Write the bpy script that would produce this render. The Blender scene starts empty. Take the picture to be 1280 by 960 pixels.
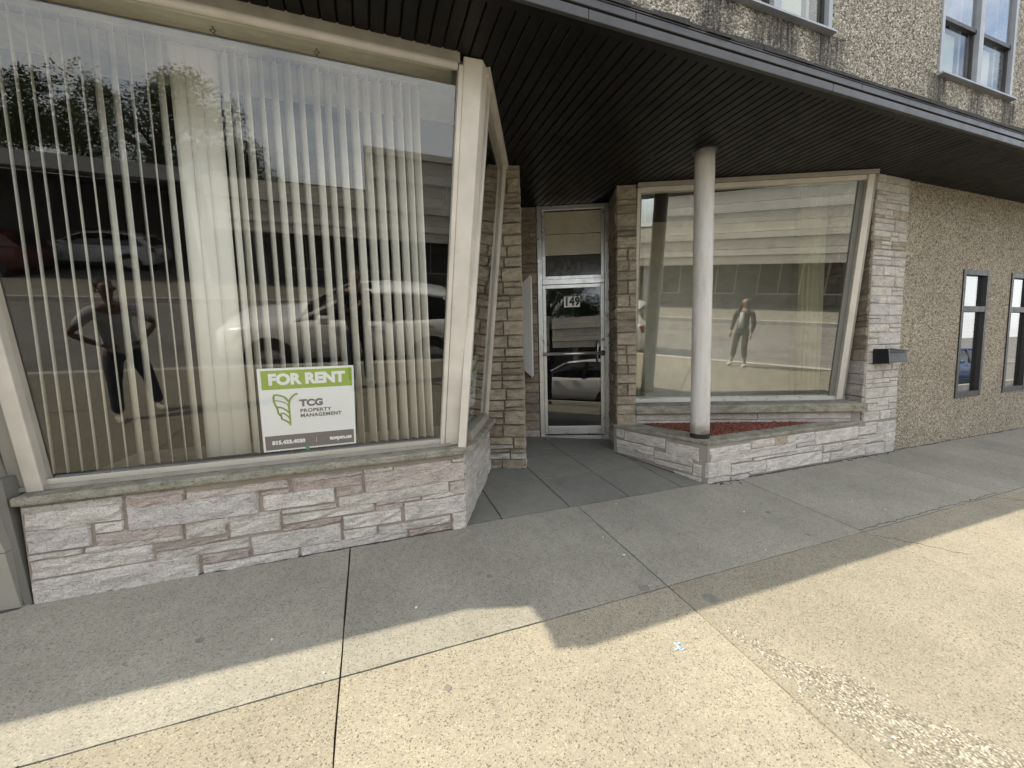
import bpy, bmesh, math, random
from mathutils import Vector, Matrix
random.seed(7)
R_ = math.radians
sc = bpy.context.scene
COL = sc.collection

# ------------------------------------------------------------------ camera
F = 490.0; CX, CY = 640.0, 480.0; CAMH = 1.30
_d = Vector((780-CX, 5837-CY, F)).normalized()
_x = Vector((2005-CX, 410-CY, F)); _x = (_x - _d*_x.dot(_d)).normalized()
_y = _d.cross(_x)
if _y.z < 0: _y = -_y
_up = -_d
W = Matrix((_x, _y, _up))                        # image axes -> place axes
cam_d = bpy.data.cameras.new('camera'); cam = bpy.data.objects.new('camera', cam_d); COL.objects.link(cam)
cr, cu, cf = W @ Vector((1,0,0)), -(W @ Vector((0,1,0))), W @ Vector((0,0,1))
M = Matrix((cr, cu, -cf)).transposed().to_4x4(); M.translation = Vector((0,0,CAMH))
cam.matrix_world = M
cam_d.sensor_fit = 'HORIZONTAL'; cam_d.sensor_width = 36.0; cam_d.lens = F/1280*36
cam_d.clip_start = 0.05; cam_d.clip_end = 3000
sc.camera = cam

# ------------------------------------------------------------------ world, sun, exposure
SUN = Vector((1.0, -0.14, -1.0)).normalized()    # direction the light travels
wd = bpy.data.worlds.new('World'); sc.world = wd; wd.use_nodes = True
nt = wd.node_tree; nt.nodes.clear()
def N(nt, t, **kw):
    n = nt.nodes.new(t)
    for k, v in kw.items():
        if k in n.inputs.keys() if hasattr(n.inputs, 'keys') else False: n.inputs[k].default_value = v
        else: setattr(n, k, v)
    return n
sky = nt.nodes.new('ShaderNodeTexSky'); sky.sky_type = 'NISHITA'; sky.sun_disc = False
sky.sun_elevation = math.asin(-SUN.z); sky.sun_rotation = math.atan2(-SUN.x, -SUN.y)
sky.air_density = 1.0; sky.dust_density = 1.5; sky.ozone_density = 1.0
tc = nt.nodes.new('ShaderNodeTexCoord')
mp = nt.nodes.new('ShaderNodeMapping'); mp.inputs['Scale'].default_value = (1, 1, 2.2)
cn = nt.nodes.new('ShaderNodeTexNoise'); cn.inputs['Scale'].default_value = 2.6; cn.inputs['Detail'].default_value = 7
cr_ = nt.nodes.new('ShaderNodeValToRGB'); cr_.color_ramp.elements[0].position = .33; cr_.color_ramp.elements[1].position = .54
cr_.color_ramp.elements[1].color = (.8, .8, .8, 1)
mx = nt.nodes.new('ShaderNodeMixRGB'); mx.inputs['Color2'].default_value = (8.5, 8.4, 8.2, 1)
bg = nt.nodes.new('ShaderNodeBackground'); bg.inputs['Strength'].default_value = 0.135
wo = nt.nodes.new('ShaderNodeOutputWorld')
nt.links.new(tc.outputs['Generated'], mp.inputs['Vector']); nt.links.new(mp.outputs[0], cn.inputs['Vector'])
nt.links.new(cn.outputs['Fac'], cr_.inputs['Fac']); nt.links.new(cr_.outputs[0], mx.inputs['Fac'])
nt.links.new(sky.outputs[0], mx.inputs['Color1']); nt.links.new(mx.outputs[0], bg.inputs['Color']); nt.links.new(bg.outputs[0], wo.inputs['Surface'])
sl = bpy.data.lights.new('sun', 'SUN'); sun = bpy.data.objects.new('sun', sl); COL.objects.link(sun)
sl.energy = 3.7; sl.angle = R_(0.42); sl.color = (1.0, .90, .73)
sun.rotation_euler = SUN.to_track_quat('-Z', 'Y').to_euler(); sun.location = (-20, 5, 25)
sc.view_settings.view_transform = 'Standard'; sc.view_settings.look = 'None'
sc.view_settings.exposure = 1.12; sc.view_settings.gamma = 1.0
sc.cycles.max_bounces = 10; sc.cycles.diffuse_bounces = 5; sc.cycles.glossy_bounces = 5
sc.cycles.transparent_max_bounces = 24; sc.cycles.caustics_reflective = False; sc.cycles.use_denoising = True

# ------------------------------------------------------------------ the place's axes
A24 = R_(24.4)
EV = Vector((math.cos(A24), -math.sin(A24), 0)); NV = Vector((math.sin(A24), math.cos(A24), 0)); UP = Vector((0,0,1))
def en(e, n, z=0.0): return EV*e + NV*n + UP*z
def gz(x, y): return .075*(y-2.77) - .005*(x-.5)
def ray(u, v): return W @ Vector((u-CX, v-CY, F))
def onY(u, v, d=2.75):
    r = ray(u, v); p = r*(d/r.y); p.z += CAMH; return p
def onP(u, v, o, n):
    r = ray(u, v); p = r*((o-Vector((0,0,CAMH))).dot(n)/r.dot(n)); p.z += CAMH; return p
TILT = .375/2.43                                  # display glass leans out this much per metre of height

# ------------------------------------------------------------------ materials
MATS = {}
def newmat(name):
    m = bpy.data.materials.new(name); m.use_nodes = True; nt = m.node_tree; nt.nodes.clear()
    out = nt.nodes.new('ShaderNodeOutputMaterial'); b = nt.nodes.new('ShaderNodeBsdfPrincipled')
    nt.links.new(b.outputs[0], out.inputs['Surface']); MATS[name] = m
    return m, nt, b, out
def c4(c): return (c[0], c[1], c[2], 1)
def coords(nt, kind='Object'):
    return nt.nodes.new('ShaderNodeTexCoord').outputs[kind]
def noise(nt, vec, scale, detail=4, rough=.55):
    n = nt.nodes.new('ShaderNodeTexNoise'); n.inputs['Scale'].default_value = scale; n.inputs['Detail'].default_value = detail
    n.inputs['Roughness'].default_value = rough; nt.links.new(vec, n.inputs['Vector']); return n.outputs['Fac']
def vor(nt, vec, scale, feature='F1'):
    n = nt.nodes.new('ShaderNodeTexVoronoi'); n.inputs['Scale'].default_value = scale; n.feature = feature
    nt.links.new(vec, n.inputs['Vector']); return n
def ramp(nt, fac, stops):
    n = nt.nodes.new('ShaderNodeValToRGB'); e = n.color_ramp.elements
    while len(e) < len(stops): e.new(.5)
    for i, (p, c) in enumerate(stops):
        e[i].position = p; e[i].color = c4(c) if hasattr(c, '__len__') else (c, c, c, 1)
    nt.links.new(fac, n.inputs['Fac']); return n.outputs[0]
def mix(nt, fac, a, b, mode='MIX'):
    n = nt.nodes.new('ShaderNodeMixRGB'); n.blend_type = mode
    for k, v in (('Fac', fac), ('Color1', a), ('Color2', b)):
        if isinstance(v, bpy.types.NodeSocket): nt.links.new(v, n.inputs[k])
        elif k == 'Fac': n.inputs[k].default_value = v
        else: n.inputs[k].default_value = c4(v)
    return n.outputs[0]
def math_(nt, op, a, b=None, c=None):
    n = nt.nodes.new('ShaderNodeMath'); n.operation = op
    for i, v in enumerate((a, b, c)):
        if v is None: continue
        if isinstance(v, bpy.types.NodeSocket): nt.links.new(v, n.inputs[i])
        else: n.inputs[i].default_value = v
    return n.outputs[0]
def bump(nt, b, h, strength, dist, prev=None):
    n = nt.nodes.new('ShaderNodeBump'); n.inputs['Strength'].default_value = strength; n.inputs['Distance'].default_value = dist
    nt.links.new(h, n.inputs['Height'])
    if prev is not None: nt.links.new(prev, n.inputs['Normal'])
    nt.links.new(n.outputs[0], b.inputs['Normal']); return n.outputs[0]
def simple(name, col, rough=.5, metal=0.0, var=.12, nscale=6, bmp=0.0, bscale=80, spec=.5):
    if name in MATS: return MATS[name]
    m, nt, b, o = newmat(name); v = coords(nt)
    f = noise(nt, v, nscale, 5)
    d = [max(0, c*(1-var)) for c in col]; l = [min(1, c*(1+var)) for c in col]
    nt.links.new(ramp(nt, f, [(.3, d), (.7, l)]), b.inputs['Base Color'])
    r = ramp(nt, noise(nt, v, nscale*3, 4), [(.3, max(0, rough-.08)), (.7, min(1, rough+.08))]); nt.links.new(r, b.inputs['Roughness'])
    b.inputs['Metallic'].default_value = metal; b.inputs['Specular IOR Level'].default_value = spec
    if bmp: bump(nt, b, noise(nt, v, bscale, 4), bmp, .004)
    return m
def stone_mat(name, c1, c2, c3, rough=.9):
    m, nt, b, o = newmat(name); v = coords(nt)
    oi = nt.nodes.new('ShaderNodeObjectInfo')
    mpn = nt.nodes.new('ShaderNodeMapping'); mpn.inputs['Scale'].default_value = (1, 1, 2.2); nt.links.new(v, mpn.inputs['Vector'])
    base = ramp(nt, noise(nt, mpn.outputs[0], 9, 6, .62), [(.3, c1), (.5, c2), (.72, c3)])
    sp = ramp(nt, noise(nt, v, 110, 4, .75), [(.32, .5), (.48, 1.0), (.72, 1.22)])
    base = mix(nt, .75, base, sp, 'MULTIPLY')
    rnd = ramp(nt, oi.outputs['Random'], [(0, .91), (1, 1.08)])
    base = mix(nt, 1.0, base, rnd, 'MULTIPLY')
    pit_tone_shade = ramp(nt, noise(nt, v, 48, 5, .68), [(.32, .5), (.46, 1)])  # darker hollows: their shade put into the colour, along with stone tone
    base = mix(nt, .75, base, pit_tone_shade, 'MULTIPLY')
    nt.links.new(base, b.inputs['Base Color']); b.inputs['Roughness'].default_value = rough; b.inputs['Specular IOR Level'].default_value = .25
    p = bump(nt, b, noise(nt, mpn.outputs[0], 26, 5, .65), 1.0, .02)
    bump(nt, b, noise(nt, v, 120, 3, .7), .9, .006, p)
    return m
stone_mat('stone_white', (.46,.425,.385), (.58,.545,.495), (.69,.655,.60))
stone_mat('stone_grey', (.39,.365,.345), (.51,.48,.45), (.62,.59,.55))
stone_mat('stone_cream', (.43,.395,.35), (.55,.515,.46), (.65,.62,.56))
stone_mat('stone_pink', (.40,.345,.31), (.51,.445,.40), (.59,.535,.48))
stone_mat('stone_red', (.31,.25,.22), (.41,.345,.305), (.50,.43,.385))
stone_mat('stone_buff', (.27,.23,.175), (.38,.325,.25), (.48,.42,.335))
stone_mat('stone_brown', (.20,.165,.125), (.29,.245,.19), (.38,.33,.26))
stone_mat('cap_stone', (.20,.185,.125), (.33,.315,.255), (.43,.41,.35))
simple('mortar', (.30,.26,.215), .95, bmp=.5, bscale=90)
simple('mortar_grey', (.26,.24,.21), .95, bmp=.5, bscale=90)
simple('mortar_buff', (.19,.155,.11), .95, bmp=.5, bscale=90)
simple('cream_paint', (.84,.80,.66), .45, var=.10, nscale=9, bmp=.08, bscale=40)
simple('frame_paint', (.56,.52,.455), .42, var=.12, nscale=5, bmp=.12, bscale=60)
simple('frame_dull', (.30,.275,.23), .5, var=.18, nscale=7)
simple('metal_clad', (.30,.285,.245), .42, var=.10, nscale=2.5, spec=.4)
simple('metal_clad_dark', (.17,.165,.145), .5, var=.1, nscale=2.5)
simple('bronze_metal', (.046,.046,.050), .38, var=.15, nscale=4, spec=.5)
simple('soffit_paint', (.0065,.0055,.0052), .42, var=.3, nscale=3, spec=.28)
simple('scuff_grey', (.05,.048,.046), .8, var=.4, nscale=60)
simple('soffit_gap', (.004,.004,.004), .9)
simple('shingle', (.035,.033,.032), .95, var=.5, nscale=60, bmp=.8, bscale=120)
simple('aluminium', (.62,.62,.60), .33, metal=.85, var=.08, nscale=5)
simple('steel_paint', (.50,.485,.45), .42, var=.14, nscale=7, bmp=.22, bscale=14)
m, nt, b, o = newmat('worn_steel'); v = coords(nt)
mpn = nt.nodes.new('ShaderNodeMapping'); mpn.inputs['Scale'].default_value = (9, 9, 1.4); nt.links.new(v, mpn.inputs['Vector'])
bc_ = ramp(nt, noise(nt, mpn.outputs[0], 1.6, 7, .68), [(.3, (.40,.385,.35)), (.5, (.53,.515,.475)), (.75, (.60,.585,.55))])
chip = ramp(nt, noise(nt, v, 21, 7, .72), [(.64, 0.0), (.70, 1.0)])
bc_ = mix(nt, math_(nt, 'MULTIPLY', chip, .55), bc_, (.27,.22,.17))
xyz = nt.nodes.new('ShaderNodeSeparateXYZ'); nt.links.new(v, xyz.inputs[0])
low = math_(nt, 'MULTIPLY', math_(nt, 'MAXIMUM', math_(nt, 'DIVIDE', math_(nt, 'SUBTRACT', .62, xyz.outputs[2]), .24), 0.0), ramp(nt, noise(nt, v, 15, 6, .7), [(.42, 0.0), (.62, .85)]))
bc_ = mix(nt, low, bc_, (.16,.095,.055))
nt.links.new(bc_, b.inputs['Base Color']); b.inputs['Roughness'].default_value = .42
pz = bump(nt, b, noise(nt, mpn.outputs[0], 2.0, 4), .35, .01); bump(nt, b, noise(nt, v, 60, 4), .2, .002, pz)
simple('rust_black', (.018,.016,.014), .8)
simple('window_frame_blue', (.30,.32,.345), .4, var=.12)
simple('dark_frame', (.028,.026,.026), .45, var=.15)
simple('black_paint', (.012,.012,.014), .35)
simple('black_grey', (.03,.032,.037), .5)
simple('interior_dark', (.05,.045,.04), .9)
simple('interior_floor', (.07,.06,.05), .8)
simple('interior_wall', (.74,.71,.62), .9)
simple('white_case', (.93,.93,.92), .4, var=.03)
simple('plate_white', (.80,.79,.76), .5, var=.02)
simple('ink_black', (.01,.01,.01), .5, var=.02)
simple('sign_white', (.82,.83,.84), .4, var=.02)
simple('sign_green', (.27,.40,.035), .4, var=.04)
simple('sign_grey', (.13,.115,.125), .4, var=.04)
simple('tape_green', (.03,.25,.10), .4)
simple('hook_steel', (.25,.24,.22), .4, metal=.6)
simple('tan_pane', (.50,.46,.36), .3, var=.12, nscale=4, spec=.6)
simple('transom_dark', (.06,.06,.055), .15, spec=.7)
simple('red_paint', (.10,.02,.02), .35)
simple('blue_chalk', (.30,.42,.55), .95)
simple('asphalt', (.19,.18,.16), .92, var=.2, nscale=1.2, bmp=.5, bscale=150)
simple('road_paint', (.55,.54,.50), .8)
simple('lawn', (.06,.09,.025), .95, var=.5, nscale=3)
simple('car_white', (.78,.78,.77), .22, var=.01, spec=.6)
simple('car_dark', (.10,.015,.015), .22, var=.01, spec=.6)
simple('car_glass', (.012,.013,.015), .06, spec=.8)
simple('tyre', (.02,.02,.02), .85)
simple('rim_metal', (.45,.45,.46), .3, metal=.8)
simple('lamp_clear', (.65,.65,.66), .15)
simple('lamp_red', (.12,.01,.01), .2)
simple('far_cream', (.58,.545,.45), .7, var=.14, nscale=2)
simple('far_white', (.60,.57,.49), .6, var=.12, nscale=2)
simple('far_dark', (.15,.145,.135), .7, var=.2, nscale=1)
simple('far_grey', (.30,.30,.29), .8, var=.08, nscale=1)
simple('leaf', (.055,.085,.022), .6, var=.45, nscale=1.5)
simple('bark', (.10,.08,.06), .95, var=.3, nscale=12)
simple('skin', (.36,.235,.175), .5, var=.05); simple('skin_dark', (.16,.09,.06), .5, var=.05)
simple('hair_dark', (.02,.014,.01), .6); simple('cloth_white', (.48,.48,.49), .9); simple('cloth_navy', (.03,.035,.06), .9)
simple('cloth_black', (.016,.016,.018), .9); simple('cloth_olive', (.06,.065,.05), .9); simple('shoe_light', (.6,.58,.52), .7)
simple('curb', (.42,.40,.36), .9, var=.15, nscale=5, bmp=.4)
simple('clip_white', (.7,.69,.64), .5)

# concrete: worn, exposed aggregate
def concrete_mat(name, c_lo, c_hi, speck, agg_scale):
    m, nt, b, o = newmat(name); v = coords(nt)
    oi = nt.nodes.new('ShaderNodeObjectInfo')
    base = ramp(nt, noise(nt, v, 1.3, 9, .72), [(.3, c_lo), (.7, c_hi)])
    blot = ramp(nt, noise(nt, v, 17, 8, .75), [(.30, .84), (.5, 1.0), (.75, 1.05)])
    base = mix(nt, .8, base, blot, 'MULTIPLY')
    vv = vor(nt, v, agg_scale)
    sep = nt.nodes.new('ShaderNodeSeparateColor'); nt.links.new(vv.outputs['Color'], sep.inputs[0])
    grain = ramp(nt, sep.outputs[0], [(.0, .38), (.05, .5), (.10, .88), (.6, 1.0), (.88, 1.10), (1.0, 1.3)])
    base = mix(nt, speck, base, grain, 'MULTIPLY')
    fine = ramp(nt, noise(nt, v, 420, 2, .7), [(.3, .78), (.5, 1.0), (.7, 1.15)])
    base = mix(nt, speck, base, fine, 'MULTIPLY')
    v3 = vor(nt, v, 115); sep3 = nt.nodes.new('ShaderNodeSeparateColor'); nt.links.new(v3.outputs['Color'], sep3.inputs[0])
    chips = math_(nt, 'MULTIPLY', math_(nt, 'LESS_THAN', v3.outputs['Distance'], .36), math_(nt, 'GREATER_THAN', sep3.outputs[1], .80))
    tone = ramp(nt, sep3.outputs[2], [(0, .42), (.6, .70), (.8, 1.25), (1, 1.45)])
    base = mix(nt, math_(nt, 'MULTIPLY', chips, speck), base, mix(nt, 1.0, base, tone, 'MULTIPLY'))
    v2 = vor(nt, v, 16); spots = ramp(nt, v2.outputs['Distance'], [(.03, .35), (.07, 1)])
    base = mix(nt, .55, base, spots, 'MULTIPLY')
    rnd = ramp(nt, oi.outputs['Random'], [(0, .90), (1, 1.07)])
    base = mix(nt, 1.0, base, rnd, 'MULTIPLY')
    nt.links.new(base, b.inputs['Base Color']); b.inputs['Roughness'].default_value = .92; b.inputs['Specular IOR Level'].default_value = .2
    p = bump(nt, b, vv.outputs['Distance'], .35, .002)
    bump(nt, b, noise(nt, v, 320, 3, .7), .35, .0015, p)
    return m
concrete_mat('concrete_smooth', (.225,.215,.178), (.315,.30,.248), .8, 190)
concrete_mat('concrete_aggregate', (.242,.221,.168), (.305,.28,.213), .95, 200)
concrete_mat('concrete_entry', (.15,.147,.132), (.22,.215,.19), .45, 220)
simple('gum', (.17,.16,.14), .9, var=.2, nscale=40)
simple('joint_dirt', (.05,.045,.038), 1.0, var=.4, nscale=30)

# pebble dash
def pebble_mat(name, scale, cols, stains=()):
    m, nt, b, o = newmat(name); v = coords(nt)
    wv = noise(nt, v, 14, 3)
    off = nt.nodes.new('ShaderNodeVectorMath'); off.operation = 'ADD'; nt.links.new(v, off.inputs[0])
    sc3 = nt.nodes.new('ShaderNodeVectorMath'); sc3.operation = 'SCALE'; sc3.inputs['Scale'].default_value = .02
    cmb = nt.nodes.new('ShaderNodeCombineXYZ'); nt.links.new(wv, cmb.inputs[0]); nt.links.new(wv, cmb.inputs[2])
    nt.links.new(cmb.outputs[0], sc3.inputs[0]); nt.links.new(sc3.outputs[0], off.inputs[1])
    vv = vor(nt, off.outputs[0], scale)
    sep = nt.nodes.new('ShaderNodeSeparateColor'); nt.links.new(vv.outputs['Color'], sep.inputs[0])
    base = ramp(nt, sep.outputs[0], cols)
    gap = ramp(nt, vv.outputs['Distance'], [(.30, 1.0), (.62, .50)])
    base = mix(nt, .7, base, gap, 'MULTIPLY')
    patch = ramp(nt, noise(nt, v, 1.3, 6, .6), [(.3, .84), (.7, 1.1)])
    base = mix(nt, .8, base, patch, 'MULTIPLY')
    if stains:
        xyz = nt.nodes.new('ShaderNodeSeparateXYZ'); nt.links.new(v, xyz.inputs[0])
        jag = math_(nt, 'MULTIPLY', math_(nt, 'SUBTRACT', noise(nt, v, 5, 6, .7), .5), .22)
        tot = None
        smp = nt.nodes.new('ShaderNodeMapping'); smp.inputs['Scale'].default_value = (34, 34, 3.0); nt.links.new(v, smp.inputs['Vector'])
        for (x0, z0, L, w) in stains:
            dx = math_(nt, 'ABSOLUTE', math_(nt, 'SUBTRACT', math_(nt, 'ADD', xyz.outputs[0], jag), x0))
            g = math_(nt, 'SUBTRACT', 1.0, math_(nt, 'DIVIDE', dx, w)); g = math_(nt, 'MAXIMUM', g, 0.0)
            h = math_(nt, 'DIVIDE', math_(nt, 'SUBTRACT', z0, xyz.outputs[2]), L)
            inz = math_(nt, 'MULTIPLY', math_(nt, 'GREATER_THAN', h, 0.0), math_(nt, 'MAXIMUM', math_(nt, 'SUBTRACT', 1.15, h), 0.0))
            s = math_(nt, 'MULTIPLY', g, inz)
            tot = s if tot is None else math_(nt, 'MAXIMUM', tot, s)
        strk = math_(nt, 'MULTIPLY', math_(nt, 'MINIMUM', math_(nt, 'MULTIPLY', tot, 2.8), 1.0), ramp(nt, noise(nt, smp.outputs[0], 1.0, 5, .7), [(.34, .12), (.62, 1)]))
        base = mix(nt, strk, base, (.045, .042, .038))
    nt.links.new(base, b.inputs['Base Color']); b.inputs['Roughness'].default_value = .9; b.inputs['Specular IOR Level'].default_value = .3
    inv = math_(nt, 'SUBTRACT', 1.0, vv.outputs['Distance'])
    p = bump(nt, b, inv, 1.0, .02)
    bump(nt, b, noise(nt, v, 90, 3), .35, .005, p)
    return m
PEB = [(0, (.13,.10,.07)), (.2, (.36,.30,.215)), (.5, (.47,.405,.305)), (.78, (.55,.49,.385)), (1, (.72,.67,.57))]
pebble_mat('pebble_dash', 72, PEB)
PEB2 = [(0, (.12,.105,.085)), (.22, (.27,.24,.185)), (.5, (.39,.35,.275)), (.78, (.50,.46,.37)), (1, (.70,.665,.58))]
pebble_mat('pebble_dash_upper', 54, PEB2, [(2.92,4.22,.75,.22),(3.60,4.22,.75,.34),(4.31,4.22,.7,.28),(6.13,4.22,.7,.20),(6.95,4.2,.65,.18),(7.68,4.2,.6,.18),(5.1,3.86,.16,.5),(1.9,3.95,.3,.3)])

# mulch
m, nt, b, o = newmat('mulch'); v = coords(nt); oi = nt.nodes.new('ShaderNodeObjectInfo')
nt.links.new(ramp(nt, noise(nt, v, 38, 4, .7), [(.25, (.045,.016,.012)), (.5, (.18,.055,.038)), (.75, (.38,.15,.105))]), b.inputs['Base Color']); b.inputs['Roughness'].default_value = .85
# blinds
def fabric(name, col, trans=.25, stripes=0):
    m, nt, b, o = newmat(name); v = coords(nt)
    base = ramp(nt, noise(nt, v, 4, 4), [(.3, [c*.93 for c in col]), (.7, col)])
    b.inputs['Roughness'].default_value = .8; nt.links.new(base, b.inputs['Base Color'])
    t = nt.nodes.new('ShaderNodeBsdfTranslucent'); nt.links.new(base, t.inputs['Color'])
    s = nt.nodes.new('ShaderNodeMixShader'); s.inputs[0].default_value = trans
    nt.links.new(b.outputs[0], s.inputs[1]); nt.links.new(t.outputs[0], s.inputs[2]); nt.links.new(s.outputs[0], o.inputs['Surface'])
    bump(nt, b, noise(nt, v, 300, 2), .15, .001)
    return m
fabric('blind_vinyl', (.86,.845,.77), .06); fabric('curtain_cloth', (.66,.62,.44), .3); fabric('mini_blind', (.66,.68,.68), .2)
# glass: thin pane, Schlick reflectance over clear transmission
def glass(name, r0, tint=(.93,.95,.93), rough=0.0, wav=.0):
    m, nt, b, o = newmat(name); nt.nodes.remove(b)
    lw = nt.nodes.new('ShaderNodeLayerWeight'); lw.inputs['Blend'].default_value = .5
    p5 = math_(nt, 'POWER', lw.outputs['Facing'], 5.0)
    fac = math_(nt, 'ADD', r0, math_(nt, 'MULTIPLY', p5, 1-r0))
    tr = nt.nodes.new('ShaderNodeBsdfTransparent'); tr.inputs[0].default_value = c4(tint)
    gl = nt.nodes.new('ShaderNodeBsdfGlossy'); gl.inputs['Roughness'].default_value = rough; gl.inputs['Color'].default_value = (1,1,1,1)
    if wav:
        bn = nt.nodes.new('ShaderNodeBump'); bn.inputs['Strength'].default_value = wav; bn.inputs['Distance'].default_value = .01
        nt.links.new(noise(nt, coords(nt), 1.1, 2), bn.inputs['Height']); nt.links.new(bn.outputs[0], gl.inputs['Normal'])
    s = nt.nodes.new('ShaderNodeMixShader'); nt.links.new(fac, s.inputs[0]); nt.links.new(tr.outputs[0], s.inputs[1]); nt.links.new(gl.outputs[0], s.inputs[2])
    nt.links.new(s.outputs[0], o.inputs['Surface']); return m
glass('glass_left', .05, (.98,.985,.98)); glass('glass_right', .17, (.96,.97,.95)); glass('glass_side', .05, (.92,.94,.92))
glass('glass_door', .08, (.5,.52,.52)); glass('glass_upper', .22, (.8,.84,.86), 0, .04); glass('glass_narrow', .26, (.5,.55,.6), 0, .05)

# ------------------------------------------------------------------ mesh helpers
class MB:
    def __init__(s): s.v = []; s.f = []
    def add(s, vs, fs):
        o = len(s.v); s.v += [tuple(p) for p in vs]; s.f += [tuple(i+o for i in f) for f in fs]; return s
    def hexa(s, p):                               # 8 points: bottom ring 0-3, top ring 4-7
        return s.add(p, [(3,2,1,0),(4,5,6,7),(0,1,5,4),(1,2,6,5),(2,3,7,6),(3,0,4,7)])
    def box(s, x0, x1, y0, y1, z0, z1):
        return s.hexa([(x0,y0,z0),(x1,y0,z0),(x1,y1,z0),(x0,y1,z0),(x0,y0,z1),(x1,y0,z1),(x1,y1,z1),(x0,y1,z1)])
    def bar(s, a, b, u, w, hu, hw):               # square bar from a to b, half sizes hu along u and hw along w
        a, b = Vector(a), Vector(b); u = Vector(u)*hu; w = Vector(w)*hw
        return s.hexa([a-u-w, a+u-w, a+u+w, a-u+w, b-u-w, b+u-w, b+u+w, b-u+w])
    def ebox(s, e0, e1, n0, n1, z0, z1):
        q = [(e0,n0),(e1,n0),(e1,n1),(e0,n1)]
        return s.hexa([en(a, b_, z0) for a, b_ in q]+[en(a, b_, z1) for a, b_ in q])
    def prism(s, poly, z0, z1):
        n = len(poly); lo = [(p[0], p[1], z0 if not callable(z0) else z0(*p)) for p in poly]; hi = [(p[0], p[1], z1 if not callable(z1) else z1(*p)) for p in poly]
        return s.add(lo+hi, [tuple(range(n))[::-1], tuple(range(n, 2*n))]+[(i, (i+1) % n, n+(i+1) % n, n+i) for i in range(n)])
    def tube(s, pts, rad, seg=8, cap=True):
        pts = [Vector(p) for p in pts]; k = len(pts); o = len(s.v)
        for i, p in enumerate(pts):
            t = (pts[min(i+1, k-1)]-pts[max(i-1, 0)]).normalized()
            a = Vector((0,0,1)) if abs(t.z) < .9 else Vector((1,0,0))
            u = t.cross(a).normalized(); w = t.cross(u); r = rad[i] if hasattr(rad, '__len__') else rad
            for j in range(seg):
                th = 2*math.pi*j/seg; s.v.append(tuple(p+u*math.cos(th)*r+w*math.sin(th)*r))
        for i in range(k-1):
            for j in range(seg):
                s.f.append((o+i*seg+j, o+i*seg+(j+1) % seg, o+(i+1)*seg+(j+1) % seg, o+(i+1)*seg+j))
        if cap:
            s.f.append(tuple(o+j for j in range(seg))[::-1]); s.f.append(tuple(o+(k-1)*seg+j for j in range(seg)))
        return s
    def mesh(s, name, mat, smooth=False):
        me = bpy.data.meshes.new(name); me.from_pydata(s.v, [], s.f); me.update()
        bm = bmesh.new(); bm.from_mesh(me); bmesh.ops.recalc_face_normals(bm, faces=bm.faces); bm.to_mesh(me); bm.free()
        me.materials.append(MATS[mat] if isinstance(mat, str) else mat)
        if smooth: me.polygons.foreach_set('use_smooth', [True]*len(me.polygons))
        return me
def link(name, me, parent=None):
    o = bpy.data.objects.new(name, me); COL.objects.link(o)
    if parent is not None:
        o.parent = parent; o.matrix_parent_inverse = PW[parent.name].inverted()
    PW[o.name] = Matrix.Identity(4)
    return o
PW = {}
def part(name, mb, mat, parent=None, smooth=False, bevel=0, label=None, kind=None):
    o = link(name, mb.mesh(name, mat, smooth), parent)
    if bevel:
        bv = o.modifiers.new('edge', 'BEVEL'); bv.width = bevel; bv.segments = 2; bv.limit_method = 'ANGLE'
    if label: o['label'] = label
    if kind: o['kind'] = kind
    return o
def tag(o, label, cat, group=None):
    o['label'] = label; o['category'] = cat
    if group: o['group'] = group
    return o
def thing(name, label, cat, loc=(0,0,0), rz=0, group=None):
    o = bpy.data.objects.new(name, None); COL.objects.link(o); o.location = loc; o.rotation_euler = (0,0,rz)
    o.empty_display_size = .2
    PW[o.name] = Matrix.Translation(Vector(loc)) @ Matrix.Rotation(rz, 4, 'Z')
    return tag(o, label, cat, group)
def structure(name, mb, mat, label=None):
    o = part(name, mb, mat); o['kind'] = 'structure'
    if label: o['label'] = label
    return o
def copy_tree(o, parent=None):
    c = o.copy(); COL.objects.link(c)
    if parent is not None: c.parent = parent
    for ch in [k for k in bpy.data.objects if k.parent is o]: copy_tree(ch, c)
    return c

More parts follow.
